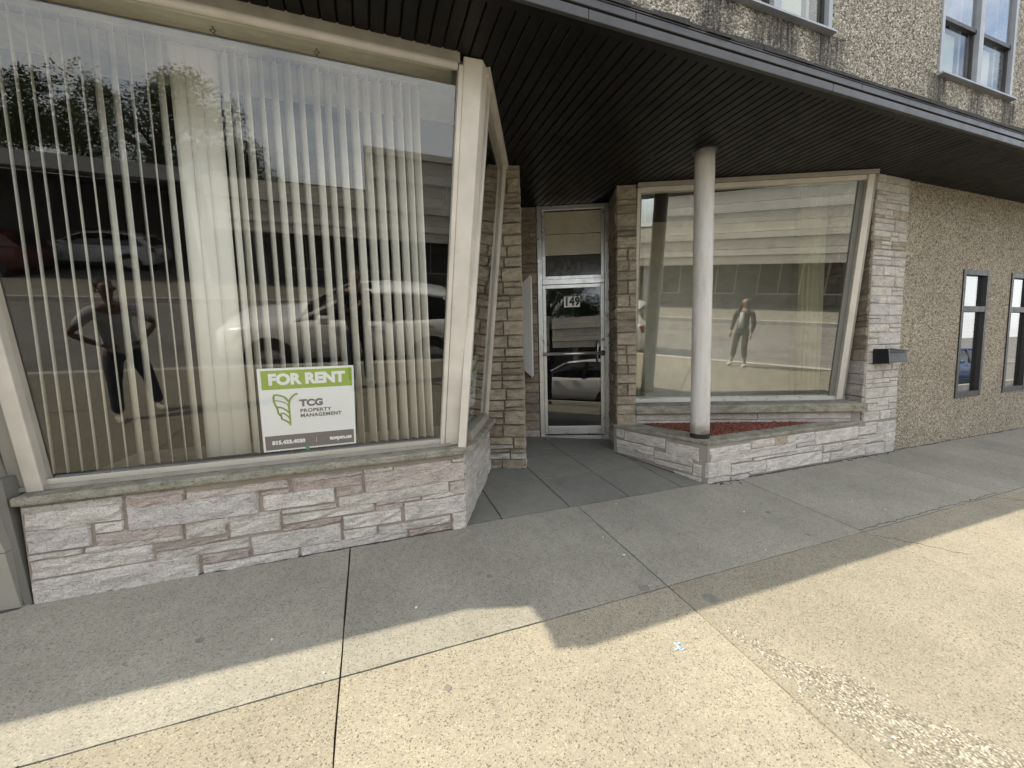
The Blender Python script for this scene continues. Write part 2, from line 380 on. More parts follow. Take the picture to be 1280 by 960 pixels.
# stones: rock face, chipped edges
def stone_mesh(mb, P, u0, u1, v0, v1, proud, rough, seed):
    rn = random.Random(seed); w, h = u1-u0, v1-v0
    nu = max(2, min(7, int(w/.055))); nv = 2 if h < .085 else 3
    ch = min(.007, h*.12)
    us = [0, ch/w]+[ch/w+(1-2*ch/w)*i/nu for i in range(1, nu)]+[1-ch/w, 1]
    vs = [0, ch/h]+[ch/h+(1-2*ch/h)*i/nv for i in range(1, nv)]+[1-ch/h, 1]
    o = len(mb.v); A, B = len(us), len(vs)
    sk = [rn.uniform(-.0025, .0025) for _ in range(4)]
    for j, tv in enumerate(vs):
        for i, tu in enumerate(us):
            edge = i in (0, A-1) or j in (0, B-1)
            d = proud*.25+rn.uniform(-.002, .002) if edge else proud+rn.uniform(-rough, rough)
            ju = (0 if 1 < i < A-2 else 1)*rn.uniform(-.002, .002); jv = sk[0]*(1-tu)+sk[1]*tu if j < 2 else (sk[2]*(1-tu)+sk[3]*tu if j > B-3 else 0)
            mb.v.append(tuple(P(u0+tu*w+ju, v0+tv*h+jv+rn.uniform(-.0012, .0012), d)))
    for j in range(B-1):
        for i in range(A-1): mb.f.append((o+j*A+i, o+j*A+i+1, o+(j+1)*A+i+1, o+(j+1)*A+i))
    ring = [(i, 0) for i in range(A)]+[(A-1, j) for j in range(1, B)]+[(i, B-1) for i in range(A-2, -1, -1)]+[(0, j) for j in range(B-2, 0, -1)]
    o2 = len(mb.v)
    for (i, j) in ring: mb.v.append(tuple(P(u0+us[i]*w, v0+vs[j]*h, -.02)))
    for k in range(len(ring)):
        a, b_ = ring[k], ring[(k+1) % len(ring)]
        mb.f.append((o+a[1]*A+a[0], o2+k, o2+(k+1) % len(ring), o+b_[1]*A+b_[0]))
SEED = [100]
def stone(parent, P, u0, u1, v0, v1, mat, proud=.014, rough=.004, gap=.004):
    if u1-u0 < .03 or v1-v0 < .018: return
    SEED[0] += 1; mb = MB(); stone_mesh(mb, P, u0+gap, u1-gap, v0+gap, v1-gap, proud*(.7+.75*random.Random(SEED[0]).random()), rough*1.2, SEED[0])
    return part('stone', mb, mat, parent)
def plane_P(o, u, n):
    o, u, n = Vector(o), Vector(u).normalized(), Vector(n).normalized()
    return lambda a, z, d: o+u*a+UP*z+n*d
def ashlar(parent, P, u0, u1, zlo, zhi, pal, bands=(.11,.17), widths=(.12,.42), split=.45, proud=.014, rough=.004, seed=1, keep=None):
    """Random coursed stone. zlo may be a function of u (sloping ground)."""
    rn = random.Random(seed); z = zlo; out = []
    while z < zhi-.02:
        h = rn.uniform(*bands)
        if zhi-(z+h) < bands[0]*.7: h = zhi-z
        u = u0
        while u < u1-.01:
            w = rn.uniform(*widths)
            if u1-(u+w) < widths[0]*.8: w = u1-u
            cells = [(z, z+h)]
            if rn.random() < split and h > .09:
                t = z+h*rn.choice((.35,.5,.62)); cells = [(z, t), (t, z+h)]
            for (a, b_) in cells:
                if keep is None or keep((u+w/2), (a+b_)/2):
                    mt = pal(u+w/2, (a+b_)/2, rn)
                    stone(parent, P, u, u+w, a, b_, mt, proud, rough)
            u += w
        z += h

# ------------------------------------------------------------------ ground: pavement slabs, kerb, road
def gx(x): return x
XJ = [-7.2+1.75*k for k in range(5)]  # ... -0.2
XJ = [-12.45,-10.7,-8.95,-7.2,-5.45,-3.7,-1.95,-.195,1.535,3.30,5.19,6.95,8.7,10.45,12.2,14.0]
YJ = [-1.72,-.03,1.715,2.765]
pav = MB(); pav.prism([(-14,-1.72),(16,-1.72),(16,6.0),(-14,6.0)], lambda x, y: gz(x, y)-.3, lambda x, y: gz(x, y)-.02)
pavement = structure('pavement', pav, 'joint_dirt', 'concrete pavement slabs sloping down from the shopfront')
def slab(x0, x1, y0, y1, mat, seed, gap=.004, jit=.002):
    rn = random.Random(seed); nx, ny = max(2, int((x1-x0)/.12)), max(2, int((y1-y0)/.12)); mb = MB()
    dz = rn.uniform(-.0015, .0015); o = 0
    for j in range(ny+1):
        for i in range(nx+1):
            x = x0+gap+(x1-x0-2*gap)*i/nx; y = y0+gap+(y1-y0-2*gap)*j/ny
            ex = i in (0, nx); ey = j in (0, ny)
            if ex and not ey: x += rn.uniform(-jit, jit)
            if ey and not ex: y += rn.uniform(-jit, jit)
            mb.v.append((x, y, gz(x, y)+dz))
    A = nx+1
    for j in range(ny):
        for i in range(nx): mb.f.append((j*A+i, j*A+i+1, (j+1)*A+i+1, (j+1)*A+i))
    ring = [(i, 0) for i in range(A)]+[(nx, j) for j in range(1, ny+1)]+[(i, ny) for i in range(nx-1, -1, -1)]+[(0, j) for j in range(ny-1, 0, -1)]
    o2 = len(mb.v)
    for (i, j) in ring:
        p = mb.v[j*A+i]; mb.v.append((p[0], p[1], p[2]-.035))
    for k in range(len(ring)):
        a, b_ = ring[k], ring[(k+1) % len(ring)]; mb.f.append((a[1]*A+a[0], o2+k, o2+(k+1) % len(ring), b_[1]*A+b_[0]))
    return part('slab', mb, mat, pavement)
k = 0
for j in range(3):
    for i in range(len(XJ)-1):
        k += 1
        if j == 0 and not (-5 < XJ[i] < 9): pass
        slab(XJ[i], XJ[i+1], YJ[j], YJ[j+1], 'concrete_smooth' if j == 2 else 'concrete_aggregate', 50+k)
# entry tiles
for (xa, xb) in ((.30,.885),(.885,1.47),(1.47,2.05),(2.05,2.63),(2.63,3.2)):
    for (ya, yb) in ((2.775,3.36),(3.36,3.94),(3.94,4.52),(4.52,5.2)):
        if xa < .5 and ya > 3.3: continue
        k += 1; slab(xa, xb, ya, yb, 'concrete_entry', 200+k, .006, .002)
# crumbled joint
gv = MB(); rn = random.Random(5)
def patch_lr(y):
    L = [(1.40,1.575),(1.28,1.598),(1.02,1.603),(.77,1.65),(.5,1.72),(.1,1.80)]; Rr = [(1.40,1.585),(1.28,1.635),(1.10,1.722),(.98,1.86),(.815,1.90),(.55,2.12),(.1,2.3)]
    def it(T):
        for (ya, xa), (yb, xb) in zip(T, T[1:]):
            if yb <= y <= ya: return xa+(xb-xa)*(ya-y)/(ya-yb)
        return T[-1][1]
    return it(L), it(Rr)
cnt = 0
while cnt < 5200:
    y = rn.uniform(.12, 1.39); l, r = patch_lr(y); x = rn.gauss((l+r)/2, (r-l)*.34)
    if not (l-.03 < x < r+.05): continue
    if rn.random() > (r-l)/.45+.12: continue
    s = rn.choice((.002,.0025,.003,.004,.005,.0065))*rn.uniform(.7, 1.2); z = gz(x, y)+rn.uniform(-.0015, s*.2); a = rn.uniform(0, 6.28)
    p = []
    for (dx, dy, dz) in ((1,0,0),(0,1,0),(-1,0,0),(0,-1,0),(0,0,.6),(0,0,-.6)):
        f = s*rn.uniform(.7, 1.3); p.append((x+(dx*math.cos(a)-dy*math.sin(a))*f*1.3, y+(dx*math.sin(a)+dy*math.cos(a))*f, z+dz*f))
    gv.add(p, [(0,1,4),(1,2,4),(2,3,4),(3,0,4),(1,0,5),(2,1,5),(3,2,5),(0,3,5)]); cnt += 1
pm = MB(); NR = 60; rn2 = random.Random(77)
for i in range(NR+1):
    y = 1.38-1.26*i/NR; l, r = patch_lr(y); l += rn2.uniform(-.02,.006); r += rn2.uniform(-.02,.035)
    for t in range(9): x = l+(r-l)*t/8; pm.v.append((x, y, gz(x, y)+.0008+(rn2.uniform(.0,.0035) if 0 < t < 8 else 0)))
for i in range(NR):
    for t in range(8): pm.f.append((i*9+t, i*9+t+1, (i+1)*9+t+1, (i+1)*9+t))
m, nt, b, o = newmat('crumbled_concrete'); v = coords(nt); vv = vor(nt, v, 130); sep = nt.nodes.new('ShaderNodeSeparateColor'); nt.links.new(vv.outputs['Color'], sep.inputs[0])
cc = ramp(nt, sep.outputs[0], [(0, (.14,.125,.09)), (.3, (.24,.217,.163)), (.7, (.31,.283,.218)), (1, (.48,.45,.37))])
cc = mix(nt, .8, cc, ramp(nt, vv.outputs['Distance'], [(.3, 1.0), (.65, .7)]), 'MULTIPLY')
nt.links.new(cc, b.inputs['Base Color']); b.inputs['Roughness'].default_value = .95
bump(nt, b, math_(nt, 'SUBTRACT', 1.0, vv.outputs['Distance']), .8, .006)
part('crumbled_patch', pm, 'crumbled_concrete', pavement, label='broken rough strip of exposed stones along the slab joint')
m, nt, b, o = newmat('gravel_bits'); gm = nt.nodes.new('ShaderNodeNewGeometry')
nt.links.new(ramp(nt, gm.outputs['Random Per Island'], [(0, (.11,.098,.072)), (.25, (.21,.19,.145)), (.7, (.31,.284,.22)), (1, (.48,.45,.37))]), b.inputs['Base Color']); b.inputs['Roughness'].default_value = .9
g = part('gravel', gv, 'gravel_bits', kind='stuff'); g['label'] = 'loose crumbled grit along the broken pavement joint'
# litter on the pavement
rn = random.Random(9); lt = MB()
for (px, py) in ((754,672),(780,694),(957,688),(770,630),(1065,627),(1107,637),(1205,540),(405,842),(930,640),(340,800),(520,760)):
    r = ray(px, py); t = (.075*-2.77+.0025-CAMH)/(r.z-.075*r.y+.005*r.x); p = r*t; s = rn.uniform(.004,.010)
    q = [(p.x+s*math.cos(i*1.05+rn.uniform(-.3,.3))*rn.uniform(.5,1), p.y+s*math.sin(i*1.05)*rn.uniform(.5,1)) for i in range(6)]
    lt.prism(q, lambda x, y: gz(x, y)+.001, lambda x, y: gz(x, y)+.005)
o = part('litter', lt, 'clip_white', kind='stuff'); o['label'] = 'tiny pale scraps of litter scattered on the pavement'
bc = MB()
for (dx, dy, w, h) in ((0,0,.010,.045),(.012,.01,.03,.009),(-.016,-.012,.022,.010),(.006,-.024,.022,.008)):
    cx_, cy_ = .985+dx, 1.40+dy
    bc.prism([(cx_-w/2,cy_-h/2),(cx_+w/2,cy_-h/2*.6),(cx_+w/2,cy_+h/2),(cx_-w/2*.7,cy_+h/2)], lambda x, y: gz(x, y)+.0005, lambda x, y: gz(x, y)+.0035)
r = ray(847, 808); t = (.075*-2.77+.0025-CAMH)/(r.z-.075*r.y+.005*r.x); p = r*t
bc.v = [(a+p.x-.985, b_+p.y-1.40, gz(a+p.x-.985, b_+p.y-1.40)+(c-gz(a, b_))) for a, b_, c in bc.v]
o = part('chalk_mark', bc, 'blue_chalk', pavement, label='small pale blue paint mark on the sunlit slab')
# grime where wall meets pavement, hairline cracks, old gum
def ribbon(mb, pts, w, rn, lift=.0012):
    for (xa, ya), (xb, yb) in zip(pts, pts[1:]):
        d = Vector((xb-xa, yb-ya, 0)).normalized(); n_ = Vector((-d.y, d.x, 0)); wa = w*rn.uniform(.4,1.3); wb = w*rn.uniform(.4,1.3)
        q = [(xa-n_.x*wa, ya-n_.y*wa), (xb-n_.x*wb, yb-n_.y*wb), (xb+n_.x*wb, yb+n_.y*wb), (xa+n_.x*wa, ya+n_.y*wa)]
        mb.prism(q, lambda x, y: gz(x, y)-.002, lambda x, y: gz(x, y)+lift)
def wander(a, b_, n, amp, rn):
    a, b_ = Vector(a), Vector(b_); d = (b_-a); n_ = Vector((-d.y, d.x)).normalized()
    return [tuple(a+d*(i/n)+n_*(rn.uniform(-amp, amp) if 0 < i < n else 0)) for i in range(n+1)]
rn = random.Random(44); gr = MB()
ribbon(gr, wander((-1.77,2.745),(.60,2.745),44,.006,rn), .012, rn); ribbon(gr, wander((2.92,2.742),(5.75,2.742),60,.006,rn), .011, rn); ribbon(gr, wander((5.75,2.765),(11,2.765),70,.012,rn), .014, rn)
ribbon(gr, wander((.61,2.79),(1.10,3.80),20,.01,rn), .012, rn); ribbon(gr, wander((2.89,2.80),(2.60,3.80),20,.008,rn), .010, rn); ribbon(gr, wander((-3.2,2.70),(-1.8,2.72),20,.008,rn), .014, rn)
for _ in range(46):
    x = rn.uniform(2.95,3.3) if rn.random() < .5 else rn.uniform(4.6,5.7); y = 2.735-abs(rn.gauss(0,.022)); t = rn.uniform(.003,.009); a = rn.uniform(0,3.14)
    ribbon(gr, [(x, y), (x+math.cos(a)*t*2, y+math.sin(a)*t*2)], t, rn, .004)
part('grime_line', gr, 'joint_dirt', pavement, label='dark grime and leaf litter where the wall meets the pavement')
ck = MB()
for a, b_, n in (((3.30,1.74),(5.2,1.735),50),((3.33,1.66),(3.62,1.30),12),((5.05,1.70),(5.22,1.55),8),((.884,2.78),(.80,3.2),10),((-2.2,1.2),(-1.2,1.72),18)): ribbon(ck, wander(a, b_, n, .012, rn), .0022, rn, .0009)
part('crack', ck, 'joint_dirt', pavement)
for (px, py, s_) in ((805,735,.034),(888,748,.045),(960,640,.02),(1010,668,.016),(612,720,.018),(250,800,.02),(560,860,.016)):
    r = ray(px, py); t = (.075*-2.77+.0025-CAMH)/(r.z-.075*r.y+.005*r.x); p = r*t
    q = [(p.x+s_*math.cos(i*.628)*rn.uniform(.75,1.05), p.y+s_*math.sin(i*.628)*rn.uniform(.75,1.05)) for i in range(10)]
    part('gum_spot', MB().prism(q, lambda x, y: gz(x, y)-.002, lambda x, y: gz(x, y)+.0012), 'gum', pavement)
# kerb + road + far side
KY = -1.72; KZ = gz(0, KY)
kb = structure('kerb', MB().prism([(-60,KY-.16),(60,KY-.16),(60,KY-.004),(-60,KY-.004)], -1.2, lambda x, y: gz(max(-14, min(16, x)), KY)+.002), 'curb', 'concrete kerb at the road edge')
def rz_(y): return KZ-.26+.045*(y-KY)
road = structure('road', MB().prism([(-300,-10.2),(300,-10.2),(300,KY-.162),(-300,KY-.162)], -3, lambda x, y: rz_(y)), 'asphalt', 'asphalt road in front of the shop')
FZ = rz_(-10.2)+.15
structure('far_kerb', MB().prism([(-300,-10.36),(300,-10.36),(300,-10.204),(-300,-10.204)], -3, FZ+.004), 'curb')
structure('far_pavement', MB().prism([(-300,-13.0),(300,-13.0),(300,-10.364),(-300,-10.364)], -3, FZ), 'concrete_smooth')
structure('ground', MB().prism([(-1500,-1500),(1500,-1500),(1500,1500),(-1500,1500)], -4.2, -3.2), 'asphalt')
structure('far_ground', MB().prism([(-300,-300),(300,-300),(300,-13.004),(-300,-13.004)], -3, FZ-.02), 'asphalt')

# ------------------------------------------------------------------ the building
bld = thing('shop_building', 'two storey pebble dash and stone shop building with leaning display windows and dark canopy', 'building', (0, 2.75, 0))
SOF = 3.05
# left stone base -----------------------------------------------------------
base = part('stone_base', MB().prism([(-1.765,2.75),(.585,2.75),(.60,2.78),(en(-.565,3.93)).to_tuple()[:2],(-1.765,3.9)], -.25, .555), 'mortar', bld, label='low stone wall under the left display window')
PL = plane_P((0,2.75,0), (1,0,0), (0,-1,0))
def zA(x, y): return (20+x/5.645, 590+y/5.645)
def zB(x, y): return (200+x/6.4, 580+y/6.4)
def zC(x, y): return (380+x/5.3333, 550+y/5.3333)
wht, gry, crm, pnk, red = 'stone_white', 'stone_grey', 'stone_cream', 'stone_pink', 'stone_red'
LS = [((zA,45,250),(zA,760,212),crm),((zA,778,165),(zB,203,243),pnk),((zA,778,192),(zB,203,300),red),((zA,62,295),(zA,765,330),wht),
 ((zA,785,245),(zB,800,385),gry),((zB,212,222),(zB,1030,183),pnk),((zB,815,225),(zB,1035,215),pnk),((zB,1055,113),(zC,390,226),pnk),
 ((zB,1055,152),(zC,390,292),red),((zB,825,255),(zC,207,405),wht),((zC,212,316),(zC,395,350),red),((zC,402,224),(zC,1080,258),pnk),
 ((zC,400,198),(zC,590,190),crm),((zC,598,180),(zC,978,143),pnk),((zC,985,124),(zC,1078,130),pnk),((zA,74,412),(zA,545,512),gry),
 ((zA,560,366),(zA,768,402),wht),((zA,570,437),(zB,190,555),pnk),((zA,102,592),(zA,478,565),crm),((zA,500,537),(zB,195,590),crm),
 ((zA,107,637),(zA,980,613),wht),((zA,990,527),(zB,550,590),red),((zA,995,562),(zB,718,655),crm),((zA,118,772),(zB,325,880),wht),
 ((zB,342,735),(zB,725,728),red),((zB,347,810),(zB,1112,738),wht),((zB,205,470),(zB,970,408),crm),((zB,980,370),(zC,215,438),crm),
 ((zB,207,510),(zB,540,550),crm),((zB,560,470),(zB,970,518),wht),((zB,985,412),(zC,468,465),crm),((zB,982,494),(zC,250,543),red),
 ((zB,735,587),(zC,250,663),wht),((zB,1130,667),(zC,690,640),gry),((zC,230,376),(zC,965,345),crm),((zC,970,280),(zC,1080,338),pnk),
 ((zC,478,407),(zC,778,388),pnk),((zC,787,374),(zC,1080,350),crm),((zC,478,442),(zC,657,450),pnk),((zC,262,511),(zC,650,532),wht),
 ((zC,667,423),(zC,1090,466),wht),((zC,265,607),(zC,487,625),wht),((zC,500,580),(zC,975,545),crm),((zC,702,604),(zC,972,588),red),((zC,987,487),(zC,1095,580),wht)]
for (a, b_, mt) in LS:
    p, q = onY(*a[0](*a[1:])), onY(*b_[0](*b_[1:]))
    z1 = min(.555, p.z); z0 = max(-.01, q.z-.002); x0 = max(-1.765, p.x); x1 = min(.60, q.x)
    if z1-z0 < .022: z0 = z1-.024
    stone(base, PL, x0-.003, x1+.003, z0-.003, z1+.003, mt, .014, .0055, .0022)
sb = Vector((.60,2.765,0)); se = en(-.565,3.9); sd = (se-sb); SL = sd.length
PLs = plane_P(sb, sd, Vector((sd.y,-sd.x,0)))
def pal_white(u, z, rn): return rn.choice((wht, wht, wht, crm, gry, pnk))
ashlar(base, PLs, .0, SL-.02, -.02, .553, pal_white, (.08,.13), (.22,.6), .35, .012, .003, seed=21, keep=lambda u, z: z > -.02)
# window ledge
LZ = .60
led = MB().prism([(-1.775,2.70),(.575,2.70),(.70,2.775),(en(-.49,3.92)).to_tuple()[:2],(en(-.75,3.92)).to_tuple()[:2],(.35,3.05),(-1.775,3.05)], .552, LZ)
part('window_ledge', led, 'cap_stone', bld, bevel=.012, label='mossy stone ledge below the left display window')

# left display window -------------------------------------------------------
def LY(z): return 2.85-(z-.62)*TILT
def LE(z): return -.60+(z-.62)*(.255/2.43)      # side glass, e coordinate
def lfront_x(z): return .47+(z-.62)*.062        # right end of the front glass
GT = 3.0
nL = Vector((0,-1,-TILT)).normalized(); upL = Vector((0,-TILT,1)).normalized()
lw = MB().add([(-1.70,LY(.6)+.06,.6),(-1.70,LY(.6)+.02,.6)], [])
lw = part('display_window', MB().bar((-1.70,LY(.64)-.004,.640),(.49,LY(.64)-.004,.640),(0,1,0),(0,0,1),.018,.016), 'aluminium', bld, label='left display window leaning out over the pavement')
part('window_frame', MB().bar((-1.95,LY(3.03)-.022,3.026),(.60,LY(3.03)-.022,3.026),(0,1,0),(0,0,1),.028,.03), 'frame_dull', lw)
part('head_lining', MB().box(-1.95,.565,LY(3.0)-.012,LY(3.0)+.045,3.0,3.028), 'cream_paint', lw)
part('window_frame', MB().tube([(-1.9,LY(2.99)-.035,2.985),(.585,LY(2.99)-.035,2.985)], .024, 12), 'frame_paint', lw, smooth=True)
part('window_frame', MB().bar((-1.80,LY(.61)+.005,.613),(.52,LY(.61)+.005,.613),(0,1,0),(0,0,1),.05,.0105), 'frame_dull', lw)
part('window_frame', MB().bar((-1.735,LY(.60)-.005,.60),(-1.735,LY(3.0)-.005,3.0),(1,0,0),nL,.035,.045), 'frame_paint', lw, bevel=.006)
part('window_frame', MB().bar((-1.80,LY(.60)+.015,.60),(-1.80,LY(3.0)+.015,3.0),(1,0,0),nL,.035,.045), 'metal_clad', lw, bevel=.004)
# right front jamb bead + wide corner post
xb, xt = lfront_x(.62), lfront_x(3.0)
part('window_frame', MB().bar((xb-.008,LY(.62)-.012,.62),(xt-.008,LY(3.0)-.012,3.0),(1,0,0),nL,.014,.03), 'frame_paint', lw, bevel=.004)
pc_b = [Vector((xb+.008,LY(.60)-.035,.602)), Vector((xb+.108,LY(.60)-.042,.602)), Vector((xb+.15,LY(.6)+.035,.602)), Vector((xb+.02,LY(.6)+.08,.602))]
pc_t = [Vector((xt+.008,LY(3.04)-.035,3.045)), Vector((xt+.125,LY(3.04)-.042,3.045)), Vector((xt+.185,LY(3.04)+.045,3.045)), Vector((xt+.02,LY(3.04)+.08,3.045))]
part('corner_post', MB().hexa(pc_b+pc_t), 'frame_paint', lw, bevel=.006, label='wide cream post at the window corner')
gl = MB(); t_ = nL*-.004
q = [Vector((-1.70,LY(.64),.64)), Vector((xb,LY(.64),.64)), Vector((xt,LY(2.99),2.99)), Vector((-1.70,LY(2.99),2.99))]
gl.hexa(q+[p+t_ for p in q]); part('glass_pane', gl, 'glass_left', lw)
# side window, e ~ const plane leaning out
def SP(n, z, d=0.0): return en(LE(z)+d, n, z)
sw = part('side_window', MB().hexa([SP(2.93,.60,-.03),SP(3.93,.60,-.03),SP(3.93,.60,.045),SP(2.93,.60,.045),SP(2.93,.665,-.03),SP(3.93,.665,-.03),SP(3.93,.665,.03),SP(2.93,.665,.03)]), 'frame_dull', bld, label='narrow side window of the left display bay facing the entrance')
def spost(n0, n1, d0, d1, mat, z0=.60, z1=3.045):
    b0 = [SP(n0,z0,d0), SP(n0,z0,d1), SP(n1,z0,d1), SP(n1,z0,d0)]; b1 = [SP(n0,z1,d0), SP(n0,z1,d1), SP(n1,z1,d1), SP(n1,z1,d0)]
    return part('window_frame', MB().hexa(b0+b1), mat, sw, bevel=.004)
nb0 = 2.90
spost(2.72, 2.76, -.02, .035, 'frame_paint'); spost(2.762, 2.79, -.03, .015, 'frame_dull')
spost(3.83, 3.905, -.03, .035, 'frame_paint'); spost(3.79, 3.828, -.03, .012, 'frame_dull')
part('window_frame', MB().hexa([SP(2.6,3.0,-.03),SP(3.92,3.0,-.03),SP(3.92,3.0,.045),SP(2.6,3.0,.045),SP(2.6,3.055,-.03),SP(3.92,3.055,-.03),SP(3.92,3.055,.05),SP(2.6,3.055,.05)]), 'frame_paint', sw, bevel=.004)
part('window_frame', MB().hexa([SP(2.6,2.93,-.03),SP(3.8,2.93,-.03),SP(3.8,2.93,.012),SP(2.6,2.93,.012),SP(2.6,2.998,-.03),SP(3.8,2.998,-.03),SP(3.8,2.998,.012),SP(2.6,2.998,.012)]), 'frame_dull', sw, bevel=.003)
q = [SP(2.77,.66), SP(3.80,.66), SP(3.80,2.98), SP(2.70,2.98)]
part('glass_pane', MB().hexa(q+[p-EV*.004 for p in q]), 'glass_side', sw)
# leaning metal cladding at the far left
mc = MB(); X1b, X1t = -1.80, -1.86
mc.hexa([(-2.38,2.735,-.06),(X1b,2.735,-.06),(X1b+.01,2.99,-.06),(-2.38,2.99,-.06),(-2.38,2.735-.33*TILT,.325),(X1b-.004,2.735-.33*TILT,.325),(X1b+.006,2.99,.325),(-2.38,2.99,.325)])
clad = part('metal_cladding', mc, 'metal_clad', bld, label='beige sheet metal cladding left of the display window')
part('cladding_panel', MB().hexa([(-2.38,2.738-.33*TILT,.329),(X1b-.004,2.738-.33*TILT,.329),(X1b+.006,2.99,.329),(-2.38,2.99,.329),(-2.38,2.735-3.05*TILT,3.049),(X1t-.2,2.735-3.05*TILT,3.049),(X1t-.19,2.99,3.049),(-2.38,2.99,3.049)]), 'metal_clad', clad)
part('cladding_return', MB().hexa([(X1b+.012,2.742,-.05),(-1.768,2.752,-.05),(-1.768,2.98,-.05),(X1b+.012,2.98,-.05),(-1.86,2.745-.05,.70),(-1.80,2.72,.70),(-1.80,2.98,.70),(-1.86,2.98,.70)]), 'metal_clad_dark', clad)

# bay interior header, ceiling
part('bay_header', MB().hexa([(-1.95,2.515,3.030),(.57,2.515,3.030),(.66,2.99,3.212),(-1.95,2.99,3.212),(-1.95,2.515,3.05),(.57,2.515,3.05),(.66,2.99,3.232),(-1.95,2.99,3.232)]), 'cream_paint', bld, label='cream header board above the blinds')
part('bay_ceiling', MB().prism([(-1.95,2.42),(.66,2.42),(en(-.36,3.9)).to_tuple()[:2],(-1.95,3.9)], 3.36, 3.40), 'cream_paint', bld)

# entrance: left pier, niche, door, right pier -------------------------------
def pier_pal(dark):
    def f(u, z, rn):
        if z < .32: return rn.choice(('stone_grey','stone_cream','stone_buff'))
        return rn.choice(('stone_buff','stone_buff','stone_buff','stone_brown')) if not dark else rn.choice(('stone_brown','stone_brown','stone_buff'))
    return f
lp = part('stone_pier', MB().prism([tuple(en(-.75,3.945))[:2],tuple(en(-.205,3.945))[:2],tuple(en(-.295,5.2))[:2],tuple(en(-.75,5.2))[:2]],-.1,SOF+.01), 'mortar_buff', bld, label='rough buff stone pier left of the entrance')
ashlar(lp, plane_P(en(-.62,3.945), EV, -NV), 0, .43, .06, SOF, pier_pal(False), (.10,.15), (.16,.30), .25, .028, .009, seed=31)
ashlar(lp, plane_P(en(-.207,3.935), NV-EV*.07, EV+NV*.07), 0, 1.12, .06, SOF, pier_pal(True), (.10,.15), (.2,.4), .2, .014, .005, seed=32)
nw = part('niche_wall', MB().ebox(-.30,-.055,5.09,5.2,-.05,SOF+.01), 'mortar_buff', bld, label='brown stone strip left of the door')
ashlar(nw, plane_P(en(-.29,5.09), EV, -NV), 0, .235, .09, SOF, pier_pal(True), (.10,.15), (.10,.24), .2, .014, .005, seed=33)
# door unit
dr = part('entrance_door', MB().ebox(-.05,.006,5.07,5.16,.10,SOF), 'aluminium', bld, bevel=.004, label='aluminium framed glass door with number plates')
part('door_frame', MB().ebox(.787,.866,5.07,5.16,.10,SOF), 'aluminium', dr, bevel=.004)
part('door_frame', MB().ebox(.008,.785,5.072,5.16,2.086,2.15), 'aluminium', dr, bevel=.004)
part('door_frame', MB().ebox(.008,.785,5.072,5.16,2.99,SOF-.002), 'aluminium', dr, bevel=.004)
part('threshold', MB().ebox(-.04,.86,5.05,5.17,.09,.152), 'aluminium', dr)
part('door_stile', MB().ebox(.010,.048,5.085,5.13,.16,2.083), 'aluminium', dr, bevel=.003); part('door_stile', MB().ebox(.735,.783,5.085,5.13,.16,2.083), 'aluminium', dr, bevel=.003)
part('door_rail', MB().ebox(.050,.733,5.085,5.13,2.038,2.083), 'aluminium', dr, bevel=.003); part('door_rail', MB().ebox(.050,.733,5.085,5.13,.165,.268), 'aluminium', dr, bevel=.003)
part('glass_pane', MB().ebox(.050,.733,5.105,5.111,.27,2.037), 'glass_door', dr)
part('push_bar', MB().tube([en(.0,5.055,1.21),en(.76,5.055,1.21)], .021, 10), 'aluminium', dr, smooth=True)
part('bar_bracket', MB().ebox(.742,.775,5.045,5.086,1.18,1.24), 'black_paint', dr); part('bar_bracket', MB().ebox(.012,.035,5.045,5.086,1.19,1.23), 'black_paint', dr)
part('pull_handle', MB().tube([en(.69,5.083,1.10),en(.69,5.05,1.13),en(.69,5.05,1.33),en(.69,5.083,1.36)], .011, 8), 'aluminium', dr, smooth=True)
part('lock_cylinder', MB().tube([en(.762,5.06,1.38),en(.762,5.09,1.38)], .022, 12), 'hook_steel', dr)
tr = part('transom', MB().ebox(.012,.05,5.09,5.14,2.153,2.988), 'aluminium', bld, label='three louvre panes above the door')
part('transom_frame', MB().ebox(.745,.783,5.09,5.14,2.153,2.988), 'aluminium', tr)
part('transom_frame', MB().ebox(.052,.743,5.09,5.14,2.153,2.19), 'aluminium', tr)
zs = [2.192, 2.452, 2.712, 2.986]
for i in range(3):
    q = [en(.052,5.094,zs[i]+.006), en(.743,5.094,zs[i]+.006), en(.743,5.125,zs[i]+.006), en(.052,5.125,zs[i]+.006)]
    z1 = zs[i+1]-.006
    part('louvre_pane', MB().hexa([en(.052,5.10,zs[i]+.006),en(.743,5.10,zs[i]+.006),en(.743,5.108,zs[i]+.006),en(.052,5.108,zs[i]+.006),en(.052,5.118,z1),en(.743,5.118,z1),en(.743,5.126,z1),en(.052,5.126,z1)]), 'transom_dark' if i == 0 else 'tan_pane', tr)
    if i: part('louvre_clip', MB().ebox(.052,.743,5.082,5.095,zs[i]-.006,zs[i]+.004), 'frame_paint', tr)
